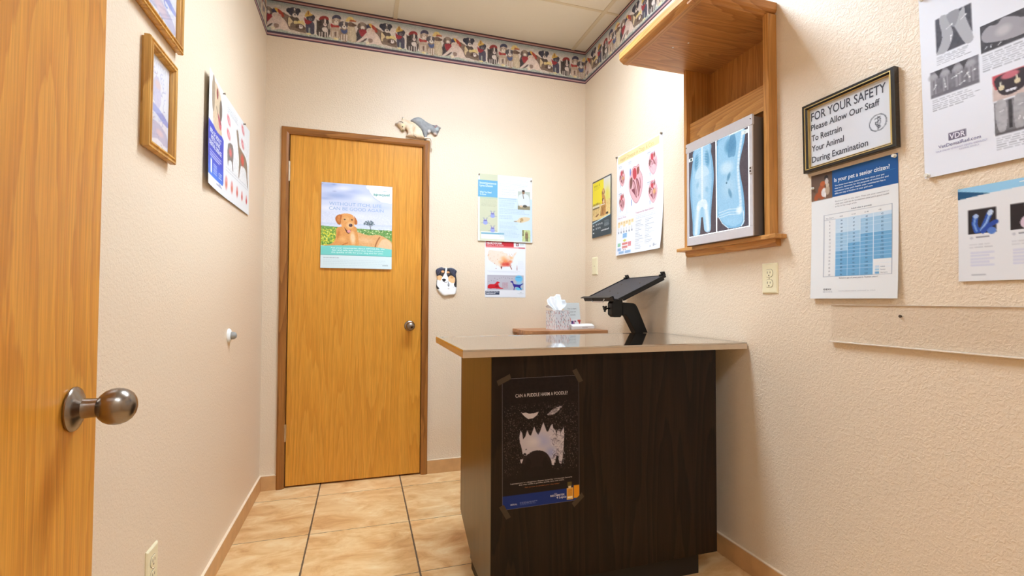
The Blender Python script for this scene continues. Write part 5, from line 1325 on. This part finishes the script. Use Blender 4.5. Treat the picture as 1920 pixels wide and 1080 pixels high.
# ================================================================== back wall papers
w, h = .375, .441
s = Sheet(w, h, .0026, (240, 242, 238)); c = s.c
c.rect(.0, 0, .035, 1, (238, 242, 230)); c.rect(.035, .0, .355, .86, (212, 212, 180)); c.rect(0, .095, .355, .345, (112, 178, 214)); c.rect(.04, .35, .355, .37, (196, 206, 178)); c.rect(.355, 0, 1, .335, (242, 243, 241)); c.rect(.365, .335, 1, .985, (212, 228, 238)); c.rect(.37, .345, .70, .355, (170, 196, 220))
s.text('Incompetence', .03, .150, .032, (226, 240, 248), .30, bold=.02); s.text('Lyme Disease', .03, .190, .032, (226, 240, 248), .235, bold=.02); s.text('What You Need', .03, .285, .026, (226, 240, 248), .21, bold=.02); s.text('To Know', .03, .318, .026, (226, 240, 248), .115, bold=.02)
for x, y in ((.265, .60), (.135, .705), (.265, .815)):
    for dx_ in (-.055, -.03, .03, .055):
        c.line((x, y), (x + dx_ * .8, y - .055), .006, (128, 134, 170), .8); c.line((x, y + .01), (x + dx_ * 1.4, y + .03), .006, (128, 134, 170), .8)
    c.ell(x, y, .034, .040, (134, 138, 204)); c.ell(x, y + .022, .04, .034, (160, 168, 224)); c.ell(x, y - .022, .016, .016, (206, 196, 216)); c.ell(x, y - .012, .022, .01, (90, 80, 140), 0, 0, .7)
c.rect(.05, .872, .475, .895, (126, 180, 200)); c.rect(.06, .897, .475, .965, (238, 240, 234)); c.rect(.035, .965, .475, 1, (224, 224, 196)); c.rect(.035, .86, .06, .97, (224, 224, 196))
c.lines(.06, .385, .34, 6, .018, (186, 186, 156), .35, .7, .1); c.lines(.39, .055, .94, 7, .021, (206, 210, 210), .35, .8, .15); c.lines(.43, .21, .70, 6, .019, (198, 204, 206), .35, .8, .25); c.lines(.39, .375, .70, 6, .019, (176, 196, 212), .35, .8, .15); c.lines(.39, .50, .95, 4, .022, (176, 196, 212), .35, .8, .2); c.lines(.39, .60, .64, 3, .022, (176, 196, 212), .35, .8, .2); c.lines(.39, .70, .76, 12, .020, (176, 196, 212), .35, .8, .2)
c.rect(.725, .225, .955, .50, (196, 204, 192)); c.poly([(.735, .30), (.80, .26), (.88, .26), (.935, .30), (.95, .42), (.90, .46), (.76, .44), (.73, .40)], (226, 230, 230), 1, 3); c.ell(.83, .235, .026, .034, (150, 116, 90)); c.ell(.83, .215, .028, .018, (70, 56, 50)); c.rect(.725, .445, .955, .50, (150, 140, 112)); c.ell(.86, .445, .04, .022, (84, 78, 66)); c.ell(.79, .45, .03, .018, (226, 196, 160)); c.line((.82, .265), (.835, .33), .012, (120, 110, 96))
c.poly([(.66, .68), (.72, .665), (.76, .63), (.84, .61), (.95, .62), (.93, .66), (.84, .69), (.78, .70)], (230, 208, 170), 1, 4); c.ell(.80, .655, .03, .03, (196, 160, 110)); c.ell(.78, .685, .012, .008, (90, 66, 50)); c.ell(.68, .685, .03, .008, (150, 130, 110))
c.rect(.805, .805, .96, .985, (206, 216, 150)); c.rect(.812, .81, .835, .90, (110, 100, 76)); c.rect(.86, .855, .915, .935, (140, 116, 84)); c.ell(.888, .845, .022, .02, (170, 150, 110)); c.rect(.868, .93, .884, .98, (96, 84, 66)); c.rect(.892, .93, .908, .98, (96, 84, 66)); c.noise(.805, .805, .96, .985, 16, .012)
p1 = s.build('lyme_disease_chart', (1.2555, -.0008, 1.9085), **BACK, mat=M_PRINT, curl=lambda x, y: .001 + .006 * np.clip(np.asarray(y) / .44, 0, 1) ** 3 + .008 * np.clip(np.asarray(x) / .375 - .5, 0, 1) ** 2 * np.clip(np.asarray(y) / .44 - .4, 0, 1)); tag(p1, 'pale blue and khaki tick disease chart, upper of two papers on the back wall', 'poster')
pin((1.262, -.002, 1.902), (0, -1, 0), p1, M_TACK, .0055); pin((1.622, -.002, 1.885), (0, -1, 0), p1, M_TACK, .0055)

w, h = .280, .3695
s = Sheet(w, h, .0022, (241, 243, 247)); c = s.c
c.rect(.02, 0, .70, .098, (206, 42, 54)); c.rect(.02, 0, .98, .015, (216, 120, 120), .5); c.rect(.70, .098, .98, .118, (214, 90, 92)); c.rect(.02, .098, .82, .118, (236, 150, 150)); c.rect(.755, .025, .825, .078, (120, 36, 46)); c.ell(.79, .052, .022, .018, (232, 200, 200)); c.rect(.85, .03, .95, .06, (214, 220, 222)); c.rect(.02, .085, .7, .098, (226, 90, 94))
s.text('HEARTWORM', .035, .052, .034, (246, 238, 238), .37, bold=.03); s.text("WHAT'S THE RISK?", .035, .085, .026, (240, 190, 190), .42, bold=.01)
c.lines(.23, .133, .84, 1, .018, (150, 140, 150), .5, .8, .05)
usa = [(.09, .17), (.20, .165), (.36, .175), (.42, .17), (.46, .20), (.53, .21), (.56, .25), (.61, .235), (.64, .27), (.70, .235), (.74, .185), (.78, .17), (.76, .22), (.71, .27), (.70, .31), (.68, .345), (.63, .39), (.615, .43), (.66, .485), (.65, .50), (.62, .475), (.595, .435), (.52, .43), (.48, .445), (.42, .45), (.40, .495), (.36, .46), (.32, .435), (.27, .425), (.20, .39), (.14, .365), (.085, .33), (.065, .26)]
c.poly(usa, (244, 226, 206), 1, 2)
def clipell(x, y, rx, ry, col, al): c.ell(x, y, rx, ry, col, 0, .8, al)
for x, y, rx, col, al in ((.08, .26, .03, (236, 190, 140), .8), (.45, .30, .10, (246, 190, 130), .8), (.50, .36, .13, (242, 140, 84), .9), (.45, .41, .10, (224, 74, 56), .9), (.55, .41, .10, (216, 60, 50), .95), (.62, .36, .07, (236, 120, 80), .8), (.64, .29, .06, (244, 186, 120), .7), (.38, .37, .08, (246, 190, 130), .7), (.72, .22, .03, (240, 196, 160), .6)): clipell(x, y, rx, rx * .75, col, al)
for i in range(90):
    x = .08 + .62 * c.rs.rand(); y = .19 + .25 * c.rs.rand(); c.ell(x, y, .008, .007, [(232, 170, 120), (206, 110, 70), (250, 236, 220), (240, 200, 150)][i % 4], 0, .4, .8)
# trim everything outside the coastline back to paper
for q in (([(0, .12), (1, .12), (.80, .165), (.70, .21), (.60, .22), (.53, .19), (.42, .15), (0, .15)]), ([(.43, .47), (.48, .46), (.53, .45), (.59, .455), (.61, .49), (.66, .53), (.40, .53)]), ([(.66, .42), (.70, .35), (.76, .25), (.84, .17), (1, .17), (1, .52), (.70, .52)]), ([(0, .34), (.07, .345), (.14, .385), (.26, .45), (.33, .46), (.38, .52), (0, .52)]), ([(0, .15), (.06, .15), (.05, .34), (0, .34)])): c.poly(q, (241, 243, 247), 1, 0)
c.poly([(.38, .45), (.42, .45), (.405, .498), (.395, .498)], (110, 40, 36), 1, 0); c.poly([(.60, .43), (.62, .43), (.665, .495), (.645, .50)], (150, 84, 76), 1, 0)
for i in range(6): c.rect(.775, .415 + i * .017, .792, .427 + i * .017, [(214, 214, 214), (206, 150, 130), (190, 110, 100), (160, 70, 66), (150, 50, 50), (90, 30, 36)][i])
c.lines(.81, .35, .95, 8, .018, (224, 226, 232), .35, .8, .1); c.ell(.27, .485, .012, .012, (190, 120, 120)); c.rect(.06, .53, .86, .537, (214, 218, 224)); c.rect(.10, .548, .80, .555, (220, 222, 228))
c.rect(.06, .60, .95, .865, (196, 192, 200)); c.rect(.07, .61, .90, .625, (178, 172, 182), .6); c.ell(.83, .66, .11, .09, (110, 196, 238), 0, .3); c.ell(.83, .84, .10, .04, (110, 200, 232), 0, .3); c.ell(.84, .75, .10, .09, (140, 206, 242), 0, .5, .7)
c.poly([(.07, .82), (.08, .785), (.13, .765), (.22, .765), (.27, .74), (.29, .72), (.33, .72), (.36, .735), (.345, .745), (.325, .75), (.34, .79), (.37, .82), (.45, .835), (.40, .845), (.25, .84), (.09, .84)], (214, 26, 40), 1, 3); c.ell(.29, .80, .05, .03, (160, 14, 30), 0, .5)
c.poly([(.62, .715), (.66, .70), (.69, .715), (.705, .755), (.80, .765), (.86, .765), (.93, .745), (.94, .752), (.88, .785), (.87, .82), (.90, .86), (.885, .862), (.85, .83), (.79, .81), (.735, .815), (.72, .862), (.70, .862), (.71, .815), (.685, .78), (.665, .735), (.635, .73)], (42, 32, 142), 1, 2)
for x, y in ((.10, .72), (.16, .70), (.22, .71), (.24, .66), (.30, .68), (.36, .66), (.40, .65), (.45, .64), (.50, .655), (.56, .65), (.60, .66), (.66, .66)): c.ell(x, y, .008, .006, (110, 90, 110), 20)
c.lines(.42, .735, .57, 5, .022, (190, 120, 130), .45, .9, .1); c.rect(.76, .63, .87, .64, (60, 130, 180))
c.rect(.02, .885, .355, .95, (52, 62, 88)); s.text('Protect your dog from', .032, .910, .020, (222, 226, 236), .30, bold=.03); s.text('heartworm', .032, .938, .020, (222, 226, 236), .22, bold=.03)
c.rect(.86, .905, .90, .912, (150, 150, 160)); c.rect(.80, .925, .95, .930, (190, 190, 196)); c.rect(.83, .942, .93, .947, (206, 206, 210))
p2 = s.build('heartworm_chart', (1.3050, -.0008, 1.4690), **BACK, mat=M_PRINT); tag(p2, 'white heartworm risk map with a red banner, lower of two papers on the back wall', 'poster')

# door poster
w, h = .4070, .5085
s = Sheet(w, h, .0022, (236, 236, 244)); c = s.c
c.grad(0, 0, 1, .52, (206, 214, 240), (232, 234, 246)); 
for x, y, rx, ry, col in ((.10, .03, .2, .05, (176, 190, 228)), (.22, .15, .30, .07, (168, 184, 226)), (.42, .09, .20, .05, (186, 198, 232)), (.05, .19, .14, .03, (176, 190, 228)), (.30, .06, .16, .05, (238, 238, 248)), (.62, .17, .22, .08, (240, 240, 250)), (.10, .30, .24, .06, (240, 240, 248)), (.85, .26, .20, .04, (206, 214, 240)), (.50, .38, .40, .07, (236, 238, 250)), (.17, .02, .05, .02, (160, 172, 216)), (.18, .10, .04, .012, (170, 178, 214))): c.ell(x, y, rx, ry, col, 0, .8, .9)
c.poly([(.64, 0), (1, 0), (1, .19), (.92, .20), (.80, .185), (.70, .13), (.655, .07)], (246, 248, 250), 1, 4); c.pl([(.648, .05), (.68, .10), (.74, .155), (.82, .19)], .012, (190, 200, 214), .7)
c.grad(0, .50, 1, .56, (112, 166, 92), (130, 168, 88)); c.grad(0, .545, .40, .735, (150, 182, 76), (100, 152, 66)); c.grad(.40, .545, 1, .735, (110, 160, 84), (130, 170, 90)); c.rect(0, .47, 1, .502, (214, 222, 240)); c.poly([(0, .508), (.2, .515), (.5, .525), (1, .535), (1, .49), (0, .49)], (222, 228, 244), 1, 0)
c.specks(0, .53, .26, .73, 260, [(226, 214, 60), (240, 232, 110), (90, 146, 60), (206, 216, 90)], .008); c.specks(.5, .53, 1, .62, 160, [(226, 232, 180), (84, 138, 66), (150, 186, 96)], .007); c.noise(0, .52, 1, .74, 22, .012)
# far tree
for i in range(60): a_ = c.rs.rand() * 3.14; r_ = .075 * c.rs.rand() ** .6; c.ell(.665 + r_ * math.cos(a_), .465 - r_ * .72 * math.sin(a_) + .012, .012, .010, [(96, 112, 120), (120, 136, 140), (84, 100, 108)][i % 3], 0, .4, .8)
c.line((.675, .46), (.69, .53), .009, (92, 92, 100)); c.line((.62, .47), (.68, .49), .005, (110, 112, 118)); c.line((.73, .47), (.68, .50), .005, (110, 112, 118))
# retriever
GD, GL, GS = (232, 160, 88), (246, 196, 140), (196, 112, 50)
c.poly([(.40, .55), (.52, .57), (.66, .60), (.80, .59), (.90, .62), (1.0, .68), (1.0, .80), (.40, .78)], (236, 178, 118), 1, 3); c.poly([(.84, .66), (.92, .64), (1.0, .70), (1.0, .78), (.80, .77)], (246, 204, 158), 1, 3); c.pl([(.82, .62), (.79, .66), (.765, .71), (.755, .75)], .018, (176, 110, 62)); c.ell(.62, .66, .14, .05, (244, 200, 150), 5, .7, .7)
c.poly([(.23, .52), (.21, .60), (.19, .68), (.12, .725), (.02, .735), (.25, .76), (.50, .76), (.52, .66), (.50, .56), (.46, .50)], GD, 1, 3); c.ell(.44, .64, .05, .13, (250, 216, 172), -6, .6, .9); c.ell(.30, .66, .07, .06, (246, 186, 120), 0, .7, .7); c.pl([(.37, .70), (.31, .72), (.27, .745)], .012, GS); c.ell(.24, .60, .03, .09, GS, 10, .7, .6)
c.poly([(.25, .385), (.31, .355), (.38, .355), (.44, .375), (.465, .44), (.455, .50), (.44, .54), (.41, .575), (.38, .59), (.34, .575), (.30, .53), (.27, .47)], (238, 168, 98), 1, 4)
c.poly([(.245, .37), (.285, .375), (.275, .43), (.268, .485), (.235, .485), (.205, .45), (.195, .415), (.215, .385)], GS, 1, 4); c.poly([(.235, .385), (.262, .39), (.255, .46), (.222, .44)], (220, 138, 70), 1, 3)
c.poly([(.455, .38), (.475, .40), (.50, .44), (.495, .475), (.465, .475), (.462, .42)], GS, 1, 4); c.ell(.35, .42, .05, .05, (246, 190, 124), 0, .6, .8); c.ell(.40, .49, .06, .06, (248, 204, 150), 0, .6, .9)
c.ell(.325, .425, .013, .009, (70, 40, 24)); c.ell(.425, .425, .012, .009, (70, 40, 24)); c.ell(.408, .490, .026, .024, (84, 58, 60)); c.ell(.404, .483, .012, .006, (150, 124, 124)); c.poly([(.32, .515), (.345, .54), (.38, .565), (.41, .545), (.415, .52), (.41, .56), (.385, .59), (.35, .575)], (96, 52, 40), 1, 2); c.ell(.385, .562, .025, .022, (236, 160, 160))
c.noise(.02, .35, 1, .76, 9, .010)
arc_ = [(x, .728 + .10 * (x - .42) ** 2) for x in np.linspace(0, 1, 16)]
c.poly(arc_ + [(1, .88), (0, .88)], (128, 218, 206), 1, 0); c.poly([(0, .845), (1, .850), (1, 1), (0, 1)], (226, 240, 240), 1, 0); c.rect(0, .843, 1, .848, (96, 176, 172))
c.lines(.04, .875, .30, 1, .02, (150, 156, 166), .3, .9, .3); c.lines(.04, .90, .96, 4, .020, (206, 220, 224), .3, .8, .1)
s.text('apoquel', .725, .117, .030, (74, 164, 150), .235, bold=.018); s.text('NEW', .865, .068, .010, (110, 170, 160), .05)
s.text('WITHOUT ITCH, LIFE', .105, .262, .038, (158, 186, 224), .74, bold=.004); s.text('CAN BE GOOD AGAIN', .105, .318, .038, (158, 186, 224), .77, bold=.004)
s.text('Ask your veterinarian about APOQUEL, the', .135, .770, .0165, (232, 252, 248), .76, bold=.01); s.text('fast and safe itch relief that helps restore', .155, .796, .0165, (232, 252, 248), .72, bold=.01); s.text('the quality of life for your dog and for you.', .145, .822, .0165, (232, 252, 248), .73, bold=.01)
s.text('zoetis', .865, .965, .018, (110, 130, 140), .08)
dp = s.build('itch_relief_poster', (.3060, -.0018, 1.7765), **BACK, mat=M_PRINT, curl=lambda x, y: .001 + .007 * np.clip(np.asarray(y) / .508, 0, 1) ** 3); tag(dp, 'retriever poster with a teal band, taped to the closed back door', 'poster')
for cx, cz, an in ((.312, 1.772, 45), (.708, 1.772, -45)): tape('tape_strip', (cx, -.0028, cz), an, .03, .012, (0, -1, 0), dp, M_TAPECLR)

# ================================================================== carved dog head plaque
DW, DHh = .136, .190
c = Cv(DW, DHh, .0016, (244, 244, 244)); s_ = 945.
Zd = lambda x, y: ((x - 235) / (750 - 235.), (y - 165) / (905 - 165.))
outl = smooth_poly([Zd(*p) for p in ((238, 260), (290, 200), (380, 172), (440, 195), (480, 180), (530, 190), (600, 178), (680, 205), (745, 262), (722, 340), (742, 480), (742, 650), (738, 740), (700, 850), (560, 870), (440, 885), (350, 820), (265, 700), (258, 560), (270, 440), (262, 370))], 3)
def pe(x, y, rx, ry, col, rot=0, soft=0, al=1): u, v = Zd(x, y); c.ell(u, v, rx / 515., ry / 515., col, rot, soft, al)
def ppn(pts, col, sm=3, al=1): c.poly([Zd(*p) for p in pts], col, al, sm)
NV, BKc = (58, 60, 78), (30, 26, 28)
c.rect(0, 0, 1, .35, BKc); ppn([(690, 380), (760, 380), (760, 640), (700, 655), (670, 600), (700, 500)], (44, 34, 36)); ppn([(230, 400), (275, 400), (262, 620), (320, 700), (250, 680)], (44, 38, 38))
ppn([(232, 265), (300, 190), (400, 172), (440, 210), (360, 270), (300, 360), (260, 375)], NV); ppn([(560, 190), (640, 175), (760, 255), (715, 350), (705, 420), (640, 360), (590, 290)], NV)
for i in range(26): x = 250 + c.rs.rand() * 160; y = 200 + c.rs.rand() * 130; pe(x, y, 16, 3, [(84, 88, 108), (36, 34, 44)][i % 2], -50); pe(x + 330, y, 16, 3, [(84, 88, 108), (36, 34, 44)][i % 2], 60)
ppn([(268, 400), (330, 375), (380, 400), (400, 440), (350, 500), (275, 480)], (236, 190, 134)); ppn([(520, 430), (570, 385), (620, 380), (690, 440), (690, 540), (620, 560), (530, 500)], (236, 192, 140)); pe(620, 420, 60, 40, (214, 158, 100), 0, .6)
pe(400, 285, 38, 30, (226, 170, 116)); pe(525, 300, 38, 30, (226, 170, 116)); pe(390, 350, 46, 42, (56, 42, 36)); pe(530, 362, 46, 44, (56, 42, 36)); pe(385, 345, 22, 18, (24, 18, 18)); pe(530, 356, 22, 18, (24, 18, 18)); pe(380, 338, 6, 5, (206, 206, 206)); pe(525, 349, 6, 5, (206, 206, 206))
ppn([(470, 178), (505, 200), (490, 330), (530, 440), (520, 540), (440, 560), (365, 540), (370, 460), (420, 370), (450, 300)], (246, 246, 246)); pe(440, 520, 90, 50, (242, 240, 238), 0, .4)
ppn([(385, 470), (430, 455), (472, 470), (470, 500), (430, 535), (395, 505)], (36, 30, 32)); c.pl([Zd(*p) for p in ((430, 530), (445, 548), (490, 545), (520, 535))], .012, (90, 80, 80))
pe(540, 605, 24, 46, (150, 152, 154)); pe(540, 580, 18, 30, (190, 192, 194)); c.pl([Zd(*p) for p in ((530, 520), (535, 590), (530, 640))], .012, (70, 70, 74)); c.pl([Zd(*p) for p in ((650, 680), (700, 620))], .01, (170, 180, 190)); c.pl([Zd(*p) for p in ((270, 640), (320, 700))], .01, (120, 120, 130)); pe(540, 700, 30, 20, (214, 206, 196), 0, .6)
pq = relief('dog_plaque', DW, DHh, .0016, c, outl, .016, (.9835, -.0015, 1.2905), **BACK, edge=.012); tag(pq, 'painted black, tan and white dog head plaque right of the back door', 'plaque')

# ================================================================== cat ornament on the door casing
co = thing('cat_ornament', 'small cream cat and grey cat ornament on top of the back door casing', 'ornament', (.87, -.008, TT))
CW2, CH2 = .2870, .2050
X0c, Z0c = .7215, 2.2310
Zc = lambda x, y: ((x - 165) / (1290 - 165.), (y - 145) / (925 - 145.))
def cc_(col): return Cv(CW2, CH2, .0019, col)
# grey cat
c = cc_((146, 146, 146))
grey = smooth_poly([Zc(*p) for p in ((545, 262), (600, 205), (680, 165), (760, 152), (850, 190), (930, 240), (1050, 290), (1130, 300), (1195, 285), (1215, 310), (1290, 345), (1260, 385), (1245, 440), (1215, 500), (1190, 545), (1140, 550), (1080, 505), (1040, 480), (1000, 520), (955, 545), (950, 600), (930, 680), (885, 680), (870, 620), (820, 480), (780, 430), (700, 370), (620, 310))], 3)
def pe2(x, y, rx, ry, col, rot=0, soft=0, al=1): u, v = Zc(x, y); c.ell(u, v, rx / 1125., ry / 1125., col, rot, soft, al)
def pp2(pts, col, sm=3, al=1): c.poly([Zc(*p) for p in pts], col, al, sm)
c.noise(0, 0, 1, 1, 10, .03); pe2(750, 230, 120, 60, (168, 168, 166), 10, .8, .8); pe2(1000, 480, 50, 50, (232, 224, 220), 0, .4); pe2(1140, 520, 60, 35, (226, 206, 196), 10, .5); pe2(1190, 400, 60, 50, (176, 186, 186), 0, .6); pp2([(1120, 370), (1170, 310), (1210, 300), (1190, 340), (1150, 390)], (150, 116, 112)); pe2(1190, 470, 13, 13, (30, 30, 36)); pe2(1248, 360, 26, 14, (170, 160, 156), -20); c.pl([Zc(*p) for p in ((840, 450), (860, 540), (900, 640))], .008, (84, 90, 100)); pe2(1100, 330, 60, 20, (96, 90, 96), 40, .5, .8); c.pl([Zc(*p) for p in ((1080, 500), (1130, 545), (1190, 548))], .008, (150, 120, 110))
relief('grey_cat_figure', CW2, CH2, .0019, c, grey, .020, (X0c, -.0018, Z0c), **BACK, parent=co, edge=.020, label='grey cat figure stretching to the right')
c = cc_((232, 210, 180))
cream = smooth_poly([Zc(*p) for p in ((172, 375), (230, 335), (290, 300), (340, 262), (345, 205), (375, 190), (395, 245), (480, 262), (560, 285), (620, 300), (700, 350), (790, 430), (830, 500), (865, 590), (890, 650), (850, 668), (700, 672), (610, 660), (560, 650), (500, 650), (430, 640), (485, 590), (470, 540), (430, 470), (400, 520), (355, 530), (320, 500), (270, 430), (230, 395))], 3)
c.noise(0, 0, 1, 1, 8, .03); pe2(520, 330, 180, 60, (226, 190, 150), 20, .8, .8); pe2(620, 480, 60, 130, (214, 172, 124), 0, .8, .7); pe2(730, 540, 90, 110, (242, 222, 190), 0, .7, .8); pe2(500, 560, 50, 80, (246, 232, 214), 0, .7, .8); pe2(360, 420, 60, 70, (240, 222, 170), 0, .6, .8); pe2(350, 452, 14, 14, (40, 26, 20)); pp2([(240, 350), (300, 325), (350, 340), (370, 375), (320, 350)], (110, 88, 76)); pe2(225, 370, 40, 22, (206, 190, 180), -10, .4); pe2(360, 215, 24, 24, (196, 186, 172), 0, .4); pe2(355, 520, 40, 12, (150, 140, 96), 0, .4); c.pl([Zc(*p) for p in ((420, 460), (470, 520), (480, 590))], .010, (176, 120, 84)); c.pl([Zc(*p) for p in ((620, 630), (680, 655))], .010, (96, 70, 56)); c.pl([Zc(*p) for p in ((650, 420), (600, 540), (620, 620))], .006, (196, 150, 104)); pe2(595, 292, 26, 14, (110, 84, 72), 10, .4)
relief('cream_cat_figure', CW2, CH2, .0019, c, cream, .028, (X0c, -.0018, Z0c), **BACK, parent=co, edge=.022, label='cream cat figure looking down to the left')
def zc3(x, y, d): u, v = Zc(x, y); return (X0c + u * CW2, -d, Z0c - v * CH2)
g = G(); g.tube([zc3(880, 655, .020), zc3(960, 640, .020), zc3(1020, 640, .020), zc3(1055, 690, .020), zc3(1070, 780, .019), zc3(1052, 850, .018), zc3(1068, 905, .018)], .0052, 10)
g.out('tail', plain('cat_tail_cream', (232, 212, 190), .5), co, True)

# ================================================================== left wall
s = Sheet(.690, .415, .0030, (242, 242, 240)); c = s.c; w, h = s.w, s.h
c.poly([(0, .44), (.30, .44), (.345, .46), (.345, .875), (.33, .90), (0, .90)], (66, 84, 200), 1, 0); c.grad(0, .75, .33, .90, (66, 90, 206), (70, 130, 232))
c.poly([(.06, .10), (.12, .04), (.22, .05), (.28, .12), (.29, .25), (.27, .33), (.30, .44), (.12, .44), (.09, .30)], (222, 198, 164), 1, 4); c.ell(.10, .16, .035, .10, (170, 150, 126)); c.ell(.19, .11, .02, .03, (150, 66, 60)); c.poly([(.20, .28), (.28, .32), (.29, .38), (.25, .40)], (214, 110, 120), 1, 3); c.pl([(.17, .24), (.22, .31), (.28, .35)], .008, (90, 70, 56)); c.ell(.27, .22, .03, .06, (120, 104, 92)); c.noise(.05, .04, .30, .44, 10, .01)
c.lines(.42, .06, .68, 4, .020, (176, 176, 180), .35, .8, .2)
s.text('80% OF ADULT', .03, .535, .040, (232, 236, 250), .26, bold=.03); s.text('PETS HAVE', .06, .590, .040, (232, 236, 250), .20, bold=.03); s.text('DENTAL DISEASE', .02, .645, .040, (232, 236, 250), .28, bold=.03)
for r in range(3): c.rect(.04, .68 + r * .022, .30 - .04 * (r == 2), .690 + r * .022, (200, 206, 240))
c.rect(.055, .76, .09, .88, (236, 240, 252)); c.rect(.06, .745, .085, .76, (120, 190, 240))
for r in range(5): c.rect(.12, .775 + r * .02, .20, .785 + r * .02, (170, 186, 236))
s.text('CET', .235, .845, .030, (226, 234, 252), .075); c.rect(.24, .855, .31, .862, (200, 214, 246)); c.rect(.19, .93, .31, .938, (110, 116, 160)); c.rect(.24, .918, .29, .924, (130, 136, 170))
for x, y in ((.45, .20), (.45, .34), (.80, .10), (.80, .26)): c.ell(x, y, .055, .030, (226, 120, 126), 25, .5); c.ell(x + .01, y, .03, .014, (240, 190, 190), 25, .3)
c.poly([(.44, .44), (.54, .40), (.57, .48), (.56, .58), (.57, .66), (.55, .66), (.53, .58), (.46, .60), (.45, .66), (.435, .60)], (140, 130, 124), 1, 2); c.ell(.50, .50, .045, .035, (222, 120, 116), 0, .6)
c.poly([(.63, .20), (.67, .18), (.70, .26), (.72, .33), (.86, .36), (.93, .42), (.95, .56), (.97, .70), (.94, .66), (.91, .54), (.86, .50), (.76, .52), (.72, .66), (.70, .66), (.71, .50), (.69, .40), (.66, .30)], (150, 132, 112), 1, 2); c.ell(.80, .44, .06, .05, (222, 96, 84), 0, .6); c.noise(.42, .18, .98, .68, 12, .008)
c.lines(.40, .68, .98, 2, .030, (196, 196, 200), .3, .8, .1)
for k in range(5): x = .41 + k * .128; c.ell(x, .84 - .0 * k, .036 - .003 * k, .050 - .003 * k, (236, 166, 160), 8, .35); c.ell(x, .855, .018 + .002 * k, .022, (216, 90 + 10 * (4 - k), 90), 0, .5)
dt = s.build('dental_disease_chart', (.0008, -1.0915, 1.9080), **LEFT, mat=M_PRINT, curl=lambda x, y: .003 + .012 * np.clip(1 - np.asarray(x) / .30, 0, 1) ** 2 + .006 * np.clip(np.asarray(y) / .415 - .6, 0, 1)); tag(dt, 'white and blue dental disease chart with a dog photo on the left wall', 'poster')
pin((.004, -.875, 1.900), (1, 0, 0), dt, M_TACK, .005); pin((.004, -.53, 1.900), (1, 0, 0), dt, M_TACK, .005)

def picture(O, w, h, label, seed):
    O = Vector(O); U, V, N = Vector((0, 1, 0)), Vector((0, 0, -1)), Vector((1, 0, 0))
    t = thing('framed_picture', label, 'framed picture', (0, O.y + w / 2, O.z - h))
    frame_molding('frame_back', O + U * .004 + V * .004, U, V, N, w - .008, h - .008, [(0, 0), (0, .007), (.02, .007)], M_GOLD, t)
    frame_molding('frame', O, U, V, N, w, h, [(0, .006), (0, .018), (.002, .021), (.006, .0215), (.008, .0185), (.010, .0185), (.0125, .0225), (.017, .022), (.0185, .017), (.021, .016), (.0235, .010), (.0240, .004)], M_GOLD, t)
    s = Sheet(w - .046, h - .046, .0022, (240, 238, 242)); c = s.c; rs = np.random.RandomState(seed)
    for i in range(70):
        y0 = (i / 70.); x = .15 + .7 * rs.rand(); a = rs.rand() * 3.1; L_ = .05 + .12 * rs.rand()
        if y0 < .12 or y0 > .97: continue
        col = [(150, 150, 214), (170, 140, 160), (116, 116, 170), (226, 190, 196), (130, 150, 220)][rs.randint(5)]
        c.pl([(x + L_ * k / 5 * math.cos(a + .5 * k), y0 + .5 * L_ * k / 5 * math.sin(a + .5 * k)) for k in range(6)], .010, col, .75)
    c.poly([(.05, .58), (.35, .54), (.95, .62), (.92, .69), (.35, .63), (.05, .66)], (140, 150, 216), .75, 4); c.poly([(.25, .30), (.5, .22), (.62, .45), (.5, .56), (.3, .5)], (206, 198, 226), .7, 4); c.ell(.46, .30, .16, .10, (232, 206, 206), 0, .4, .9)
    c.poly([(.08, .78), (.4, .72), (.9, .78), (.95, .93), (.5, .90), (.1, .95)], (180, 176, 204), .7, 4); c.ell(.6, .82, .22, .08, (236, 206, 208), 0, .5, .8)
    for i in range(8): c.pl([(.2 + .08 * i, .08 + .02 * math.sin(i)), (.24 + .08 * i, .05), (.23 + .08 * i, .11)], .008, (160, 158, 176), .8)
    Oi = O + U * .023 + V * .023
    s.build('drawing', tuple(Oi + N * .006), tuple(U), tuple(V), tuple(N), M_PRINT, t)
    G().prism([tuple(Oi + U * x + V * y) for x, y in ((0, 0), (s.w, 0), (s.w, s.h), (0, s.h))], N * .001, N * .0095).out('glass', M_GLASS, t)
    return t
picture((0, -1.590, 1.7580), .190, .287, 'lower gold wooden framed drawing on the left wall', 3)
picture((0, -1.690, 2.105), .330, .290, 'upper gold wooden framed drawing at the top edge of the left wall', 8)
